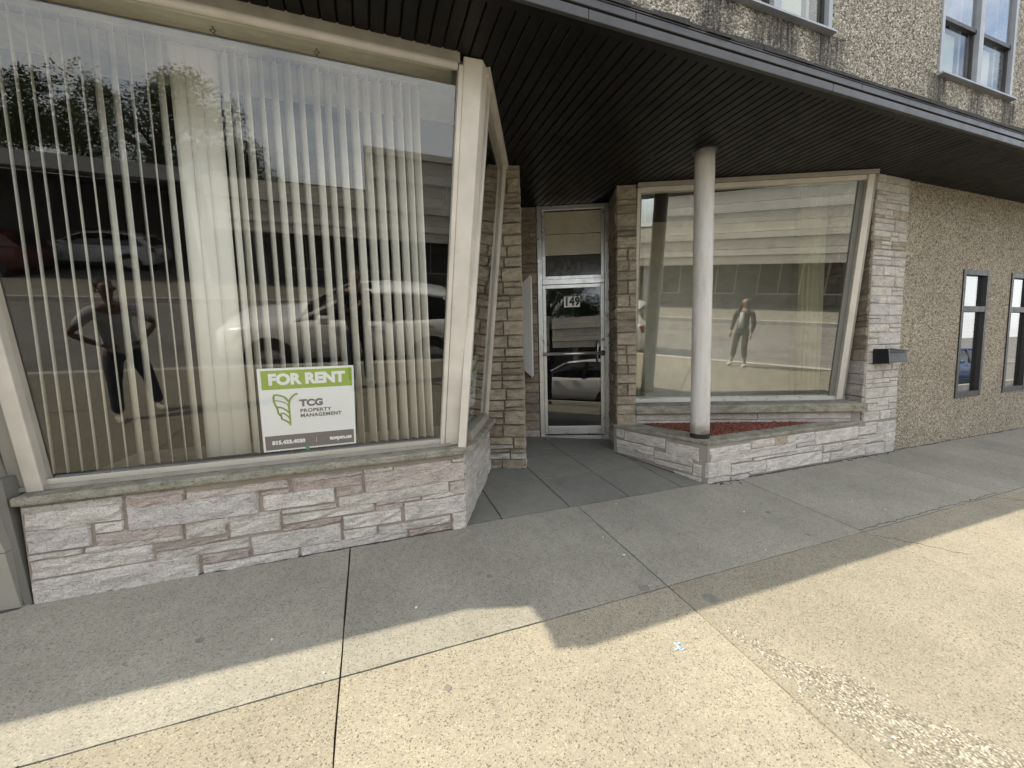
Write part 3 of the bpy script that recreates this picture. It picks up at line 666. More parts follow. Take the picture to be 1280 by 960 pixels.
# house number: three white plates with black digits
def text_mesh(txt, size, offset=0.0, extrude=.0006, align='CENTER', shear=0, spacing=1.0):
    c = bpy.data.curves.new('txt', 'FONT'); c.body = txt; c.size = size; c.align_x = align; c.align_y = 'CENTER'; c.offset = offset; c.extrude = extrude
    c.space_character = spacing; c.resolution_u = 4
    o = bpy.data.objects.new('txt', c); COL.objects.link(o); dg = bpy.context.evaluated_depsgraph_get(); dg.update()
    me = bpy.data.meshes.new_from_object(o.evaluated_get(dg)); COL.objects.unlink(o); bpy.data.objects.remove(o); return me
def place_text(name, me, mat, o, u, v, w, parent, sx=1.0, label=None):
    Mx = Matrix((Vector(u)*sx, Vector(v), Vector(w))).transposed().to_4x4(); Mx.translation = Vector(o)
    me.transform(Mx); me.materials.clear(); me.materials.append(MATS[mat])
    ob = link(name, me, parent)
    if label: ob['label'] = label
    return ob
for i, ch in enumerate('149'):
    e0 = .279+i*.067
    pl = part('number_plate', MB().ebox(e0,e0+.064,5.096,5.1045,1.80,1.932), 'plate_white', dr)
    place_text('digit', text_mesh(ch, .142, .0085), 'ink_black', en(e0+.032,5.0952,1.866), EV, UP, -NV, pl, .82)
# white flared case in the niche
cs = thing('notice_case', 'white flared metal case fixed to the stone beside the entrance door', 'case', tuple(en(-.17,5.0,.9)))
part('case_body', MB().hexa([en(-.262,5.075,1.04),en(-.262,4.99,1.03),en(-.135,4.90,.925),en(-.135,5.075,.925),en(-.262,5.075,2.09),en(-.262,4.99,2.09),en(-.135,4.90,2.19),en(-.135,5.075,2.19)]), 'white_case', cs, bevel=.003)
part('case_front', MB().ebox(-.133,-.124,4.905,5.07,.945,2.17), 'white_case', cs)
# right pier by the door
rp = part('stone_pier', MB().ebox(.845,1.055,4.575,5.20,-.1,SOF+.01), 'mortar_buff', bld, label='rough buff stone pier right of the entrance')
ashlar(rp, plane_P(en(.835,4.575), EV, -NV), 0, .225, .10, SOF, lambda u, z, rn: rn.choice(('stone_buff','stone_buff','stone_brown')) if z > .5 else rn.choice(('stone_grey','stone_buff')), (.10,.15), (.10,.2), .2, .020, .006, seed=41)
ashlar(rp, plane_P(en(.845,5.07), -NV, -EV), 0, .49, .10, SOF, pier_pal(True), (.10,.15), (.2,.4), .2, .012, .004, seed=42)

# right display window --------------------------------------------------------
RT = .30/2.43
def RN(z): return 4.86-(z-.62)*RT
nR = (-NV - UP*RT).normalized()
rw = part('display_window', MB().hexa([en(1.06,RN(.60)-.04,.602),en(3.50,RN(.60)-.04,.602),en(3.50,RN(.60)+.05,.602),en(1.06,RN(.60)+.05,.602),en(1.06,RN(.65)-.03,.648),en(3.50,RN(.65)-.03,.648),en(3.50,RN(.65)+.05,.648),en(1.06,RN(.65)+.05,.648)]), 'aluminium', bld, label='right display window leaning out above the planter')
def rbar(e0, e1, z0, z1, d0, d1, mat, name='window_frame'):
    b0 = [en(e0,RN(z0)+d0,z0), en(e1,RN(z0)+d0,z0), en(e1,RN(z0)+d1,z0), en(e0,RN(z0)+d1,z0)]; b1 = [en(e0,RN(z1)+d0,z1), en(e1,RN(z1)+d0,z1), en(e1,RN(z1)+d1,z1), en(e0,RN(z1)+d1,z1)]
    return part(name, MB().hexa(b0+b1), mat, rw, bevel=.004 if 'glass' not in name else 0)
rbar(1.058,1.095,.65,3.0,-.035,.04,'frame_paint'); rbar(1.097,1.112,.65,2.97,-.01,.04,'frame_dull')
def rjamb(e0, e1, d0, d1, mat):                     # right jamb runs against the pier side
    rbar(e0, e1, .605, 3.0, d0, d1, mat)
rjamb(3.395,3.46,-.05,.05,'frame_paint'); rjamb(3.335,3.393,-.012,.05,'metal_clad_dark'); rjamb(3.462,3.50,-.025,.05,'frame_dull')
rbar(1.058,3.50,3.003,3.046,-.05,.05,'frame_dull'); rbar(1.06,3.46,2.955,3.0,-.035,.05,'frame_paint')
rbar(1.097,3.39,2.65,2.953,.03,.032,'glass_right','glass_spare') if False else None
q = [en(1.10,RN(.64),.64), en(3.37,RN(.64),.64), en(3.37,RN(2.96),2.96), en(1.10,RN(2.96),2.96)]
part('glass_pane', MB().hexa(q+[p+NV*.004 for p in q]), 'glass_right', rw)
rwall = part('sill_wall', MB().ebox(.9,3.52,4.62,5.1,-.1,.506), 'mortar_grey', bld, label='two courses of pale stone below the right window')
ashlar(rwall, plane_P(en(1.06,4.62), EV, -NV), 0, 2.36, .34, .50, pal_white, (.075,.085), (.4,.95), 0, .012, .002, seed=51)
part('window_ledge', MB().hexa([en(1.05,4.53,.508),en(3.53,4.53,.508),en(3.53,5.0,.508),en(1.05,5.0,.508),en(1.05,4.53,.60),en(3.53,4.53,.60),en(3.53,5.0,.60),en(1.05,5.0,.60)]), 'cap_stone', bld, bevel=.012, label='grey stone ledge below the right display window')
part('bay_header', MB().hexa([en(1.05,RN(3.0)+.05,3.012),en(3.5,RN(3.0)+.05,3.012),en(3.5,5.02,3.19),en(1.05,5.02,3.19),en(1.05,RN(3.0)+.05,3.03),en(3.5,RN(3.0)+.05,3.03),en(3.5,5.02,3.21),en(1.05,5.02,3.21)]), 'cream_paint', bld, label='cream header board inside the right window')
part('bay_ceiling', MB().ebox(1.05,3.6,4.95,7.0,3.25,3.29), 'cream_paint', bld)
# corner pier of pale stone, with planter front below
pc = Vector((5.165,2.75,0))
cp = part('stone_pier', MB().prism([(5.165,2.752),(5.75,2.752),(5.75,3.4),tuple(pc+NV*.75)[:2]], -.2, SOF+.01), 'mortar_grey', bld, label='pale stone pier between the right window and the pebble dash wall')
def cpal(u, z, rn):
    return rn.choice((wht, crm, crm, wht, gry)) if z < 2.2 else rn.choice((crm, crm, 'stone_buff', pnk))
ashlar(cp, plane_P((5.165,2.752,0),(1,0,0),(0,-1,0)), 0, .583, .37, SOF, cpal, (.07,.15), (.12,.40), .55, .010, .003, seed=61)
def cpals(u, z, rn): return rn.choice((wht, gry, crm)) if z < .98 else rn.choice(('stone_brown','stone_brown','stone_buff'))
ashlar(cp, plane_P(pc+NV*.70, -NV, -EV), 0, .70, .37, SOF, cpals, (.09,.16), (.2,.4), .35, .014, .004, seed=62)

# planter ---------------------------------------------------------------------
def P3(x, y, z=0): return Vector((x, y, z))
pcor = P3(2.905,2.75); pbk = P3(2.625,3.84)
plt = thing('stone_planter', 'low pale stone planter with red mulch in front of the right window', 'planter', (3.4, 2.9, 0))
ldir = (pbk-pcor).normalized(); lnrm = Vector((-ldir.y, ldir.x, 0))
if lnrm.x > 0: lnrm = -lnrm
inn = [pcor+Vector((.20,.19,0)), P3(5.1,2.90), P3(5.1,2.95)]
part('planter_core', MB().prism([tuple(pcor-lnrm*.0)[:2],(5.75,2.751),(5.75,2.86),(3.05,2.95),tuple(pbk-lnrm*.19)[:2],tuple(pbk)[:2]], -.25, .355), 'mortar_grey', plt)
part('planter_bed', MB().prism([(2.96,2.85),(5.3,2.82),(3.6,3.6),(2.70,3.95)], -.2, .335), 'joint_dirt', plt)
cap = [tuple(pcor+lnrm*.012+Vector((0,-.012,0)))[:2],(5.17,2.738),(5.17,2.89),(4.9,2.92),(3.16,2.93),(2.89,3.86),tuple(pbk+lnrm*.012)[:2]]
part('planter_cap', MB().prism(cap, .352, .388), 'cap_stone', plt, bevel=.010)
def zD(x, y): return (760+x/7.111, 520+y/7.111)
def zE(x, y): return (930+x/6.095, 500+y/6.095)
PS = [((zD,820,297),(zD,886,400),crm),((zD,905,292),(zD,1262,297),wht),((zD,910,350),(zE,390,385),crm),((zD,834,427),(zD,1075,520),wht),
 ((zD,1085,397),(zE,55,458),crm),((zE,65,442),(zE,390,408),crm),((zD,1085,437),(zE,155,525),wht),((zD,890,557),(zD,1075,578),gry),((zD,1085,535),(zD,1240,548),gry),
 ((zE,35,547),(zE,155,543),gry),((zE,50,312),(zE,225,345),crm),((zE,232,284),(zE,322,335),'stone_buff'),((zE,330,272),(zE,530,310),wht),((zE,540,247),(zE,858,290),wht),
 ((zE,398,337),(zE,530,338),gry),((zE,392,370),(zE,588,376),crm),((zE,165,457),(zE,582,473),wht),((zE,598,347),(zE,738,373),wht),((zE,593,411),(zE,648,465),wht),
 ((zE,660,402),(zE,912,413),wht),((zE,745,322),(zE,1058,303),crm),((zE,745,357),(zE,915,362),crm),((zE,868,207),(zE,1000,248),crm),((zE,865,282),(zE,1058,258),crm),
 ((zE,1008,172),(zE,1170,235),gry),((zE,1065,252),(zE,1168,300),wht),((zE,920,342),(zE,1055,400),gry),((zE,1062,317),(zE,1165,382),gry),((zE,920,178),(zE,1000,185),crm)]
for (a, b_, mt) in PS:
    p, q = onY(*a[0](*a[1:])), onY(*b_[0](*b_[1:]))
    x0, x1 = max(2.90, p.x), min(5.75, q.x); z1 = p.z if x0 > 5.1 else min(.353, p.z); z0 = q.z
    if z1-z0 < .024: z0 = z1-.026
    stone(plt if x1 < 5.2 or z1 < .36 else cp, PL, x0-.003, x1+.003, z0-.003, min(z1+.003, .372 if x0 > 5.1 else .353), mt, .013, .005, .0022)
PLp = plane_P(pcor, ldir, lnrm)
def lst(T):
    for (a, b_, mt) in T:
        p, q = onP(*zD(*a), pcor, lnrm), onP(*zD(*b_), pcor, lnrm)
        ua, ub = (p-pcor).dot(ldir), (q-pcor).dot(ldir); ua, ub = min(ua, ub), max(ua, ub)
        stone(plt, PLp, max(.0, ua-.003), min(1.12, ub+.003), q.z-.003, min(.353, p.z+.003), mt, .012, .003, .002)
lst([((520,227),(806,400),crm),((150,133),(508,292),wht),((80,112),(140,197),crm),((80,207),(405,353),crm),((415,308),(752,450),crm),((420,377),(745,508),crm),((760,422),(830,543),crm),((85,278),(410,405),gry),((590,488),(830,598),gry)])
# mulch chips
mu = MB(); rn = random.Random(3); c = 0
mpoly = [Vector((3.12,2.92)), Vector((4.9,2.90)), Vector((4.6,3.0)), Vector((2.88,3.78)), Vector((2.86,3.75))]
def inside(x, y):
    e, n = x*EV.x+y*EV.y, x*NV.x+y*NV.y
    return y > 2.90+0*x and n < 4.605 and e > 1.05 and x < 5.0 and (x-2.88)*.93+(y-3.80)*.27 > .0
bs = MB().prism([(3.11,2.90),(5.0,2.87),(4.85,2.93),(2.93,3.79),(2.87,3.79)], .30, .372)
part('mulch_bed', bs, 'mulch', plt)
while c < 5200:
    x, y = rn.uniform(2.8, 5.0), rn.uniform(2.86, 3.85)
    if not inside(x, y): continue
    d = min(1, (y-2.88)/.12)*min(1, (4.62-(x*NV.x+y*NV.y))/.1); z = .365+.022*d+rn.uniform(0, .012); L, w = rn.uniform(.010,.028), rn.uniform(.004,.009); a = rn.uniform(0, 6.28); ti = rn.uniform(-.5, .5)
    u = Vector((math.cos(a), math.sin(a), ti))*L; v_ = Vector((-math.sin(a), math.cos(a), rn.uniform(-.4,.4)))*w; t = Vector((0,0,.004)); o = Vector((x, y, z))
    mu.hexa([o-u-v_, o+u-v_, o+u+v_, o-u+v_, o-u-v_+t, o+u-v_+t, o+u*.8+v_+t, o-u*.9+v_+t]); c += 1
part('mulch_chips', mu, 'mulch', plt, kind='stuff')

# steel column ------------------------------------------------------------------
PC = Vector((2.985,2.925,0))
colm = thing('steel_column', 'painted round steel column rising from the stone planter to the canopy', 'column', (PC.x, PC.y, .36))
cb = MB(); rn = random.Random(2)
pts = [PC+Vector((rn.uniform(-.0012,.0012), rn.uniform(-.0012,.0012), .425+i*(SOF-.43)/24)) for i in range(25)]
cb.tube(pts, [.0865+rn.uniform(-.0012,.0012) for _ in pts], 28); part('shaft', cb, 'worn_steel', colm, smooth=True)
part('foot_collar', MB().tube([PC+Vector((0,0,.34)), PC+Vector((0,0,.43))], .088, 24), 'rust_black', colm)
part('top_collar', MB().tube([PC+Vector((0,0,SOF-.006)), PC+Vector((0,0,SOF+.01))], .105, 24), 'bronze_metal', colm)
# mailbox ------------------------------------------------------------------------
mbx = thing('mailbox', 'black metal mailbox fixed to the pale stone pier', 'mailbox', (5.45, 2.7, 1.03))
part('box_body', MB().hexa([(5.27,2.60,1.04),(5.61,2.60,1.04),(5.61,2.742,1.03),(5.27,2.742,1.03),(5.27,2.62,1.165),(5.61,2.62,1.165),(5.61,2.742,1.175),(5.27,2.742,1.175)]), 'black_grey', mbx, bevel=.004)
part('end_cap', MB().hexa([(5.245,2.585,1.028),(5.268,2.585,1.028),(5.268,2.742,1.02),(5.245,2.742,1.02),(5.245,2.60,1.185),(5.268,2.60,1.185),(5.268,2.742,1.19),(5.245,2.742,1.19)]), 'black_paint', mbx, bevel=.003)
part('lid', MB().hexa([(5.27,2.59,1.150),(5.615,2.59,1.150),(5.615,2.742,1.178),(5.27,2.742,1.178),(5.27,2.595,1.158),(5.615,2.595,1.158),(5.615,2.742,1.186),(5.27,2.742,1.186)]), 'black_grey', mbx, bevel=.002)

# pebble dash walls -----------------------------------------------------------------
def wall_with_holes(x0, x1, z0, z1, y0, y1, holes):
    mb = MB(); xs = sorted({x0, x1, *[h[0] for h in holes], *[h[1] for h in holes]})
    for a, b_ in zip(xs, xs[1:]):
        hs = sorted([h for h in holes if h[0] <= a+1e-6 and h[1] >= b_-1e-6], key=lambda h: h[2]); z = z0
        for h in hs: mb.box(a, b_, y0, y1, z, h[2]); z = h[3]
        mb.box(a, b_, y0, y1, z, z1)
    return mb
NWX = [(7.0,7.6), (8.17,8.77), (9.35,9.95), (10.5,11.1)]
part('pebble_dash_wall', wall_with_holes(5.752,14.0,-.35,SOF+.02,2.768,3.0,[(a, b_, .515, 2.13) for a, b_ in NWX]), 'pebble_dash', bld, label='tan pebble dash wall under the canopy')
for i, (a, b_) in enumerate(NWX):
    w_ = part('narrow_window', MB().box(a,a+.05,2.755,2.83,.515,2.13), 'dark_frame', bld, label='tall narrow dark framed window in the pebble dash wall')
    part('window_frame', MB().box(b_-.05,b_,2.755,2.83,.515,2.13), 'dark_frame', w_); part('window_frame', MB().box(a+.051,b_-.051,2.757,2.83,2.07,2.13), 'dark_frame', w_)
    part('window_frame', MB().box(a+.051,b_-.051,2.757,2.83,.515,.585), 'dark_frame', w_); part('window_frame', MB().box(a+.051,b_-.051,2.757,2.83,1.61,1.68), 'dark_frame', w_)
    part('glass_pane', MB().box(a+.05,b_-.05,2.80,2.805,.58,1.62), 'glass_narrow', w_); part('glass_pane', MB().box(a+.05,b_-.05,2.80,2.805,1.67,2.08), 'glass_narrow', w_)
UWX = [(2.86,4.33), (6.13,7.70), (9.5,11.07), (-.4,1.07)]
TOPZ = 5.7
part('upper_wall', wall_with_holes(-9.0,14.0,3.45,TOPZ,2.75,2.95,[(a, b_, 4.24, 5.55) for a, b_ in UWX]), 'pebble_dash_upper', bld, label='rain stained pebble dash wall of the upper storey')
part('parapet', MB().box(-9.05,14.05,2.742,3.0,TOPZ+.002,TOPZ+.05), 'bronze_metal', bld)
for (a, b_) in UWX:
    w_ = part('sash_window', MB().box(a,a+.05,2.735,2.83,4.24,5.55), 'window_frame_blue', bld, label='pair of grey blue sash windows in the upper wall')
    mxx = (a+b_)/2
    part('window_frame', MB().box(b_-.05,b_,2.735,2.83,4.24,5.55), 'window_frame_blue', w_); part('window_frame', MB().box(mxx-.045,mxx+.045,2.73,2.83,4.24,5.55), 'window_frame_blue', w_)
    part('window_frame', MB().box(a+.051,b_-.051,2.737,2.83,5.50,5.55), 'window_frame_blue', w_)
    part('window_sill', MB().hexa([(a-.01,2.69,4.205),(b_+.01,2.69,4.205),(b_+.01,2.80,4.205),(a-.01,2.80,4.205),(a-.01,2.69,4.222),(b_+.01,2.69,4.222),(b_+.01,2.80,4.238),(a-.01,2.80,4.238)]), 'window_frame_blue', w_)
    for (p, q_) in ((a+.052, mxx-.047), (mxx+.047, b_-.052)):
        s_ = part('sash', MB().box(p,q_,2.775,2.80,4.242,4.285), 'window_frame_blue', w_); part('rail', MB().box(p,q_,2.755,2.80,4.815,4.855), 'dark_frame', w_)
        part('stile', MB().box(p,p+.03,2.777,2.80,4.287,4.813), 'dark_frame', w_); part('stile', MB().box(q_-.03,q_,2.777,2.80,4.287,4.813), 'dark_frame', w_)
        part('glass_pane', MB().box(p+.01,q_-.01,2.768,2.772,4.857,5.498), 'glass_upper', w_); part('glass_pane', MB().box(p+.031,q_-.031,2.790,2.794,4.287,4.813), 'glass_side', w_)
        part('blind', MB().box(p+.04,q_-.20,2.86,2.864,4.25,4.80), 'mini_blind', w_)
        part('reveal', MB().box(q_-.16,q_-.12,2.84,2.93,4.25,5.5), 'window_frame_blue', w_)
# canopy -----------------------------------------------------------------------------
FY = 1.99
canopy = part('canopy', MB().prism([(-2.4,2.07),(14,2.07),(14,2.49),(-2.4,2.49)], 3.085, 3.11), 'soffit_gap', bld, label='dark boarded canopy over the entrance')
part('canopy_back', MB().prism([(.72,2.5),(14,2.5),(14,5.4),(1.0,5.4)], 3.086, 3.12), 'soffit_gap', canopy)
def soff_y(x):
    def nline(n): return (n-NV.x*x)/NV.y
    if x < .70: return 2.50
    if x < 1.33: return 2.50+(x-.70)*(3.70-2.50)/.63
    if x < 1.44: return 3.72
    if x < 2.64: return nline(5.10)
    if x < 5.11: return nline(4.575)
    return 2.775
bx = -2.4; BW = .0805
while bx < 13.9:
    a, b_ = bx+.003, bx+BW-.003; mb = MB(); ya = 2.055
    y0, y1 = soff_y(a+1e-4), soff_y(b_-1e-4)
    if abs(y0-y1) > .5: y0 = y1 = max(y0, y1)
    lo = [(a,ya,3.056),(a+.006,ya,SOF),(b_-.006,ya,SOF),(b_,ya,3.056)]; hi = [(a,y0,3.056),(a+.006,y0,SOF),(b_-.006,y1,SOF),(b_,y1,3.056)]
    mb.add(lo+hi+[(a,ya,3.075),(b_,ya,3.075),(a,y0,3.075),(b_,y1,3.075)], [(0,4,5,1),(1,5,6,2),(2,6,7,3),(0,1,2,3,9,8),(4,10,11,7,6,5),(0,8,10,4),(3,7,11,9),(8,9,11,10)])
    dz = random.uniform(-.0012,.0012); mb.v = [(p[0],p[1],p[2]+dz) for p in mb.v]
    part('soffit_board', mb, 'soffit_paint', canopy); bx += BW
for (px, py, w_s) in ((831,187,.05),(815,196,.035),(1031,178,.03),(700,150,.02),(940,160,.02)):
    r = ray(px, py); t = (SOF-CAMH)/r.z; p = r*t
    part('paint_scuff', MB().box(p.x-.006,p.x+.006,p.y-w_s,p.y+w_s,SOF-.0035,SOF-.0015), 'scuff_grey', canopy)
part('soffit_trim', MB().box(-2.4,14,2.005,2.053,3.046,3.10), 'soffit_paint', canopy)
xs = [-2.41,1.2,3.17,6.9,10.6,14.02]
for a, b_ in zip(xs, xs[1:]):
    part('fascia_board', MB().hexa([(a+.0015,FY-.012,3.043),(b_-.0015,FY-.012,3.043),(b_-.0015,FY+.012,3.043),(a+.0015,FY+.012,3.043),(a+.0015,FY-.018,3.090),(b_-.0015,FY-.018,3.090),(b_-.0015,FY+.012,3.092),(a+.0015,FY+.012,3.092)]), 'bronze_metal', canopy, bevel=.003)
    part('fascia_board', MB().box(a+.3,b_+.297 if b_ < 14 else b_,FY-.022,FY+.03,3.101,3.143), 'bronze_metal', canopy, bevel=.003)
part('drip_edge', MB().box(-2.41,14.02,FY-.026,FY+.03,3.1445,3.151), 'bronze_metal', canopy)
part('canopy_roof', MB().hexa([(-2.41,FY+.0,3.1525),(14.02,FY+.0,3.1525),(14.02,2.748,3.60),(-2.41,2.748,3.60),(-2.41,FY+.0,3.160),(14.02,FY+.0,3.160),(14.02,2.748,3.62),(-2.41,2.748,3.62)]), 'shingle', canopy)
rn = random.Random(8); x = -2.4
while x < 14:
    w = rn.uniform(.13,.3); o = rn.uniform(.0,.006); h = rn.uniform(.010,.026); l = rn.uniform(-.008,.008)
    part('shingle', MB().hexa([(x+.003,FY-.030-o,3.153),(x+w,FY-.030-o+rn.uniform(-.003,.003),3.153),(x+w,FY+.2,3.275),(x+.003,FY+.2,3.275),(x+.003,FY-.028-o,3.160+h),(x+w,FY-.028-o,3.160+h+l),(x+w,FY+.2,3.285+h),(x+.003,FY+.2,3.285+h)]), 'shingle', canopy); x += w
# canopy of the left neighbour bay, set back
lc = part('canopy_end', MB().box(-9.0,-2.42,2.375,2.75,3.04,3.15), 'bronze_metal', bld)
# shell and rooms
part('left_front_wall', MB().box(-9.0,-2.385,2.75,2.95,-.6,3.45), 'pebble_dash', bld)
part('back_wall', MB().box(-9.0,14.0,8.0,8.2,-.3,TOPZ), 'far_grey', bld); part('end_wall', MB().box(-9.2,-9.002,2.75,8.2,-.6,TOPZ), 'pebble_dash', bld); part('end_wall', MB().box(14.002,14.2,2.75,8.2,-.6,TOPZ), 'pebble_dash', bld)
part('roof', MB().box(-9.0,14.0,2.95,8.2,TOPZ-.1,TOPZ-.01), 'shingle', bld)
part('upper_floor', MB().prism([(-9.0,2.96),(14.0,2.96),(14,8),(-9,8)], 3.44, 3.60), 'interior_wall', bld)
part('upper_partition', MB().box(-8.9,13.9,4.2,4.3,3.62,5.7), 'interior_wall', bld)
part('room_floor', MB().prism([(-8.9,3.95),(-1.78,3.0),(.4,3.0),tuple(en(-.66,3.9))[:2],tuple(en(-.66,5.15))[:2],(1.5,7.9),(-8.9,7.9)], .30, .34), 'interior_floor', bld)
part('room_wall', MB().box(-8.9,1.6,6.4,6.5,.2,3.44), 'interior_dark', bld); part('room_wall', MB().box(-3.3,-3.2,2.98,6.4,.2,3.44), 'interior_dark', bld)
part('room_wall', MB().ebox(-.75,-.65,5.2,7.6,.1,3.44), 'interior_dark', bld); part('room_ceiling', MB().prism([(-3.2,3.9),(tuple(en(-.7,3.9))[:2]),(1.6,6.5),(-3.2,6.5)], 3.41, 3.435), 'interior_dark', bld)
part('passage_wall', MB().ebox(-.06,1.0,6.8,6.9,.1,3.44), 'interior_dark', bld); part('passage_wall', MB().ebox(.90,.97,5.2,6.8,.1,3.44), 'interior_dark', bld); part('passage_wall', MB().ebox(-.20,-.08,5.2,6.8,.1,3.44), 'interior_dark', bld)
part('passage_floor', MB().ebox(-.06,.88,5.17,6.8,.05,.145), 'interior_floor', bld)
part('shop_floor', MB().ebox(1.0,3.6,5.02,8.2,.30,.36), 'far_grey', bld); part('shop_wall', MB().ebox(1.0,5.5,6.1,6.2,.3,3.44), 'interior_wall', bld)
part('shop_wall', MB().ebox(1.0,1.06,5.2,6.9,.3,3.44), 'interior_wall', bld); part('shop_wall', MB().ebox(3.62,3.70,4.8,6.9,.3,3.44), 'interior_wall', bld)
part('narrow_room', MB().box(5.8,13.9,3.6,3.65,-.2,3.44), 'interior_dark', bld)

# ------------------------------------------------------------------ blinds, curtains, signs
vb = thing('vertical_blind', 'cream vertical slat blind hanging behind the left display window', 'blind', (-.6, 2.96, .65))
part('headrail', MB().box(-1.76,.43,2.925,2.995,3.135,3.172), 'frame_dull', vb, bevel=.004)
for x in (-.72, -.20):
    hk = MB(); hk.tube([(x,2.76,3.13),(x,2.76,3.112),(x+.014,2.757,3.10),(x,2.755,3.084),(x-.014,2.757,3.10),(x,2.76,3.111)], .0045, 6); hk.tube([(x,2.757,3.088),(x+.002,2.93,3.165)], .003, 6)
    part('hook', hk, 'hook_steel', vb)
ZB, ZT = .655, 3.132; SLW = .089
def slat_mesh():
    mb = MB(); K = 4
    for j, z in enumerate((ZB, ZT)):
        for i in range(K+1):
            t = (i/K-.5)*SLW; mb.v.append((t, .007*(1-(2*i/K-1)**2), z))
    for j, z in enumerate((ZB, ZT)):
        for i in range(K+1):
            t = (i/K-.5)*SLW; mb.v.append((t, .007*(1-(2*i/K-1)**2)+.0012, z))
    n = K+1
    for i in range(K): mb.f += [(i, i+1, n+i+1, n+i), (2*n+i, 2*n+i+1, 3*n+i+1, 3*n+i), (i, i+1, 2*n+i+1, 2*n+i), (n+i, n+i+1, 3*n+i+1, 3*n+i)]
    mb.f += [(0, n, 3*n, 2*n), (K, n+K, 3*n+K, 2*n+K)]
    return mb.mesh('slat', 'blind_vinyl', True)
sm = slat_mesh()
xs_px = [66.8,84.4,102,121,139.4,158,176.5,195.5,214,232,248,268,286,303,321,331,345,362,377,392,407,424,437,452,467,480,493,506,518,528,537]
rn = random.Random(4)
for i, px in enumerate(xs_px):
    X = onY(px, 585-(px-65)*.087, 2.96).x
    o = link('slat', sm, vb); closed = i in (11,12,13)
    ang = math.atan2(.90,-.44)+R_(rn.uniform(-4,4)) if not closed else R_(rn.uniform(-3,3)+8)
    if i in (6,7,10,14): ang -= R_(-14)
    if i >= 15: ang += R_(rn.uniform(2,11))
    o.matrix_world = Matrix.Translation((X, 2.96+(.02 if closed else 0), 0)) @ Matrix.Rotation(ang+math.pi, 4, 'Z')
    o.matrix_parent_inverse = Matrix.Identity(4); o.matrix_parent_inverse = PW[vb.name].inverted()
    o.matrix_basis = Matrix.Translation((X, 2.96+(.02 if closed else 0), 0)) @ Matrix.Rotation(ang+math.pi, 4, 'Z')
def curtain(e0, e1, n, z0, z1, label, folds):
    mb = MB(); K = folds*8
    for z in (z0, z1):
        for s in (0, .003):
            for i in range(K+1):
                e = e0+(e1-e0)*i/K; mb.v.append(tuple(en(e, n+s+.022*math.sin(i*math.pi/4)+.006*math.sin(i*.9), z)))
    m_ = K+1
    for i in range(K): mb.f += [(i, i+1, 2*m_+i+1, 2*m_+i), (m_+i, m_+i+1, 3*m_+i+1, 3*m_+i), (i, i+1, m_+i+1, m_+i), (2*m_+i, 2*m_+i+1, 3*m_+i+1, 3*m_+i)]
    mb.f += [(0, m_, 3*m_, 2*m_), (K, m_+K, 3*m_+K, 2*m_+K)]
    return tag(part('curtain', mb, 'curtain_cloth', smooth=True), label, 'curtain', 'curtains in the right window')
curtain(3.02,3.30,4.97,.66,3.05,'cream curtain gathered at the pier end of the right window',5)
curtain(1.12,1.26,4.97,.66,3.05,'narrow cream curtain at the door end of the right window',2)

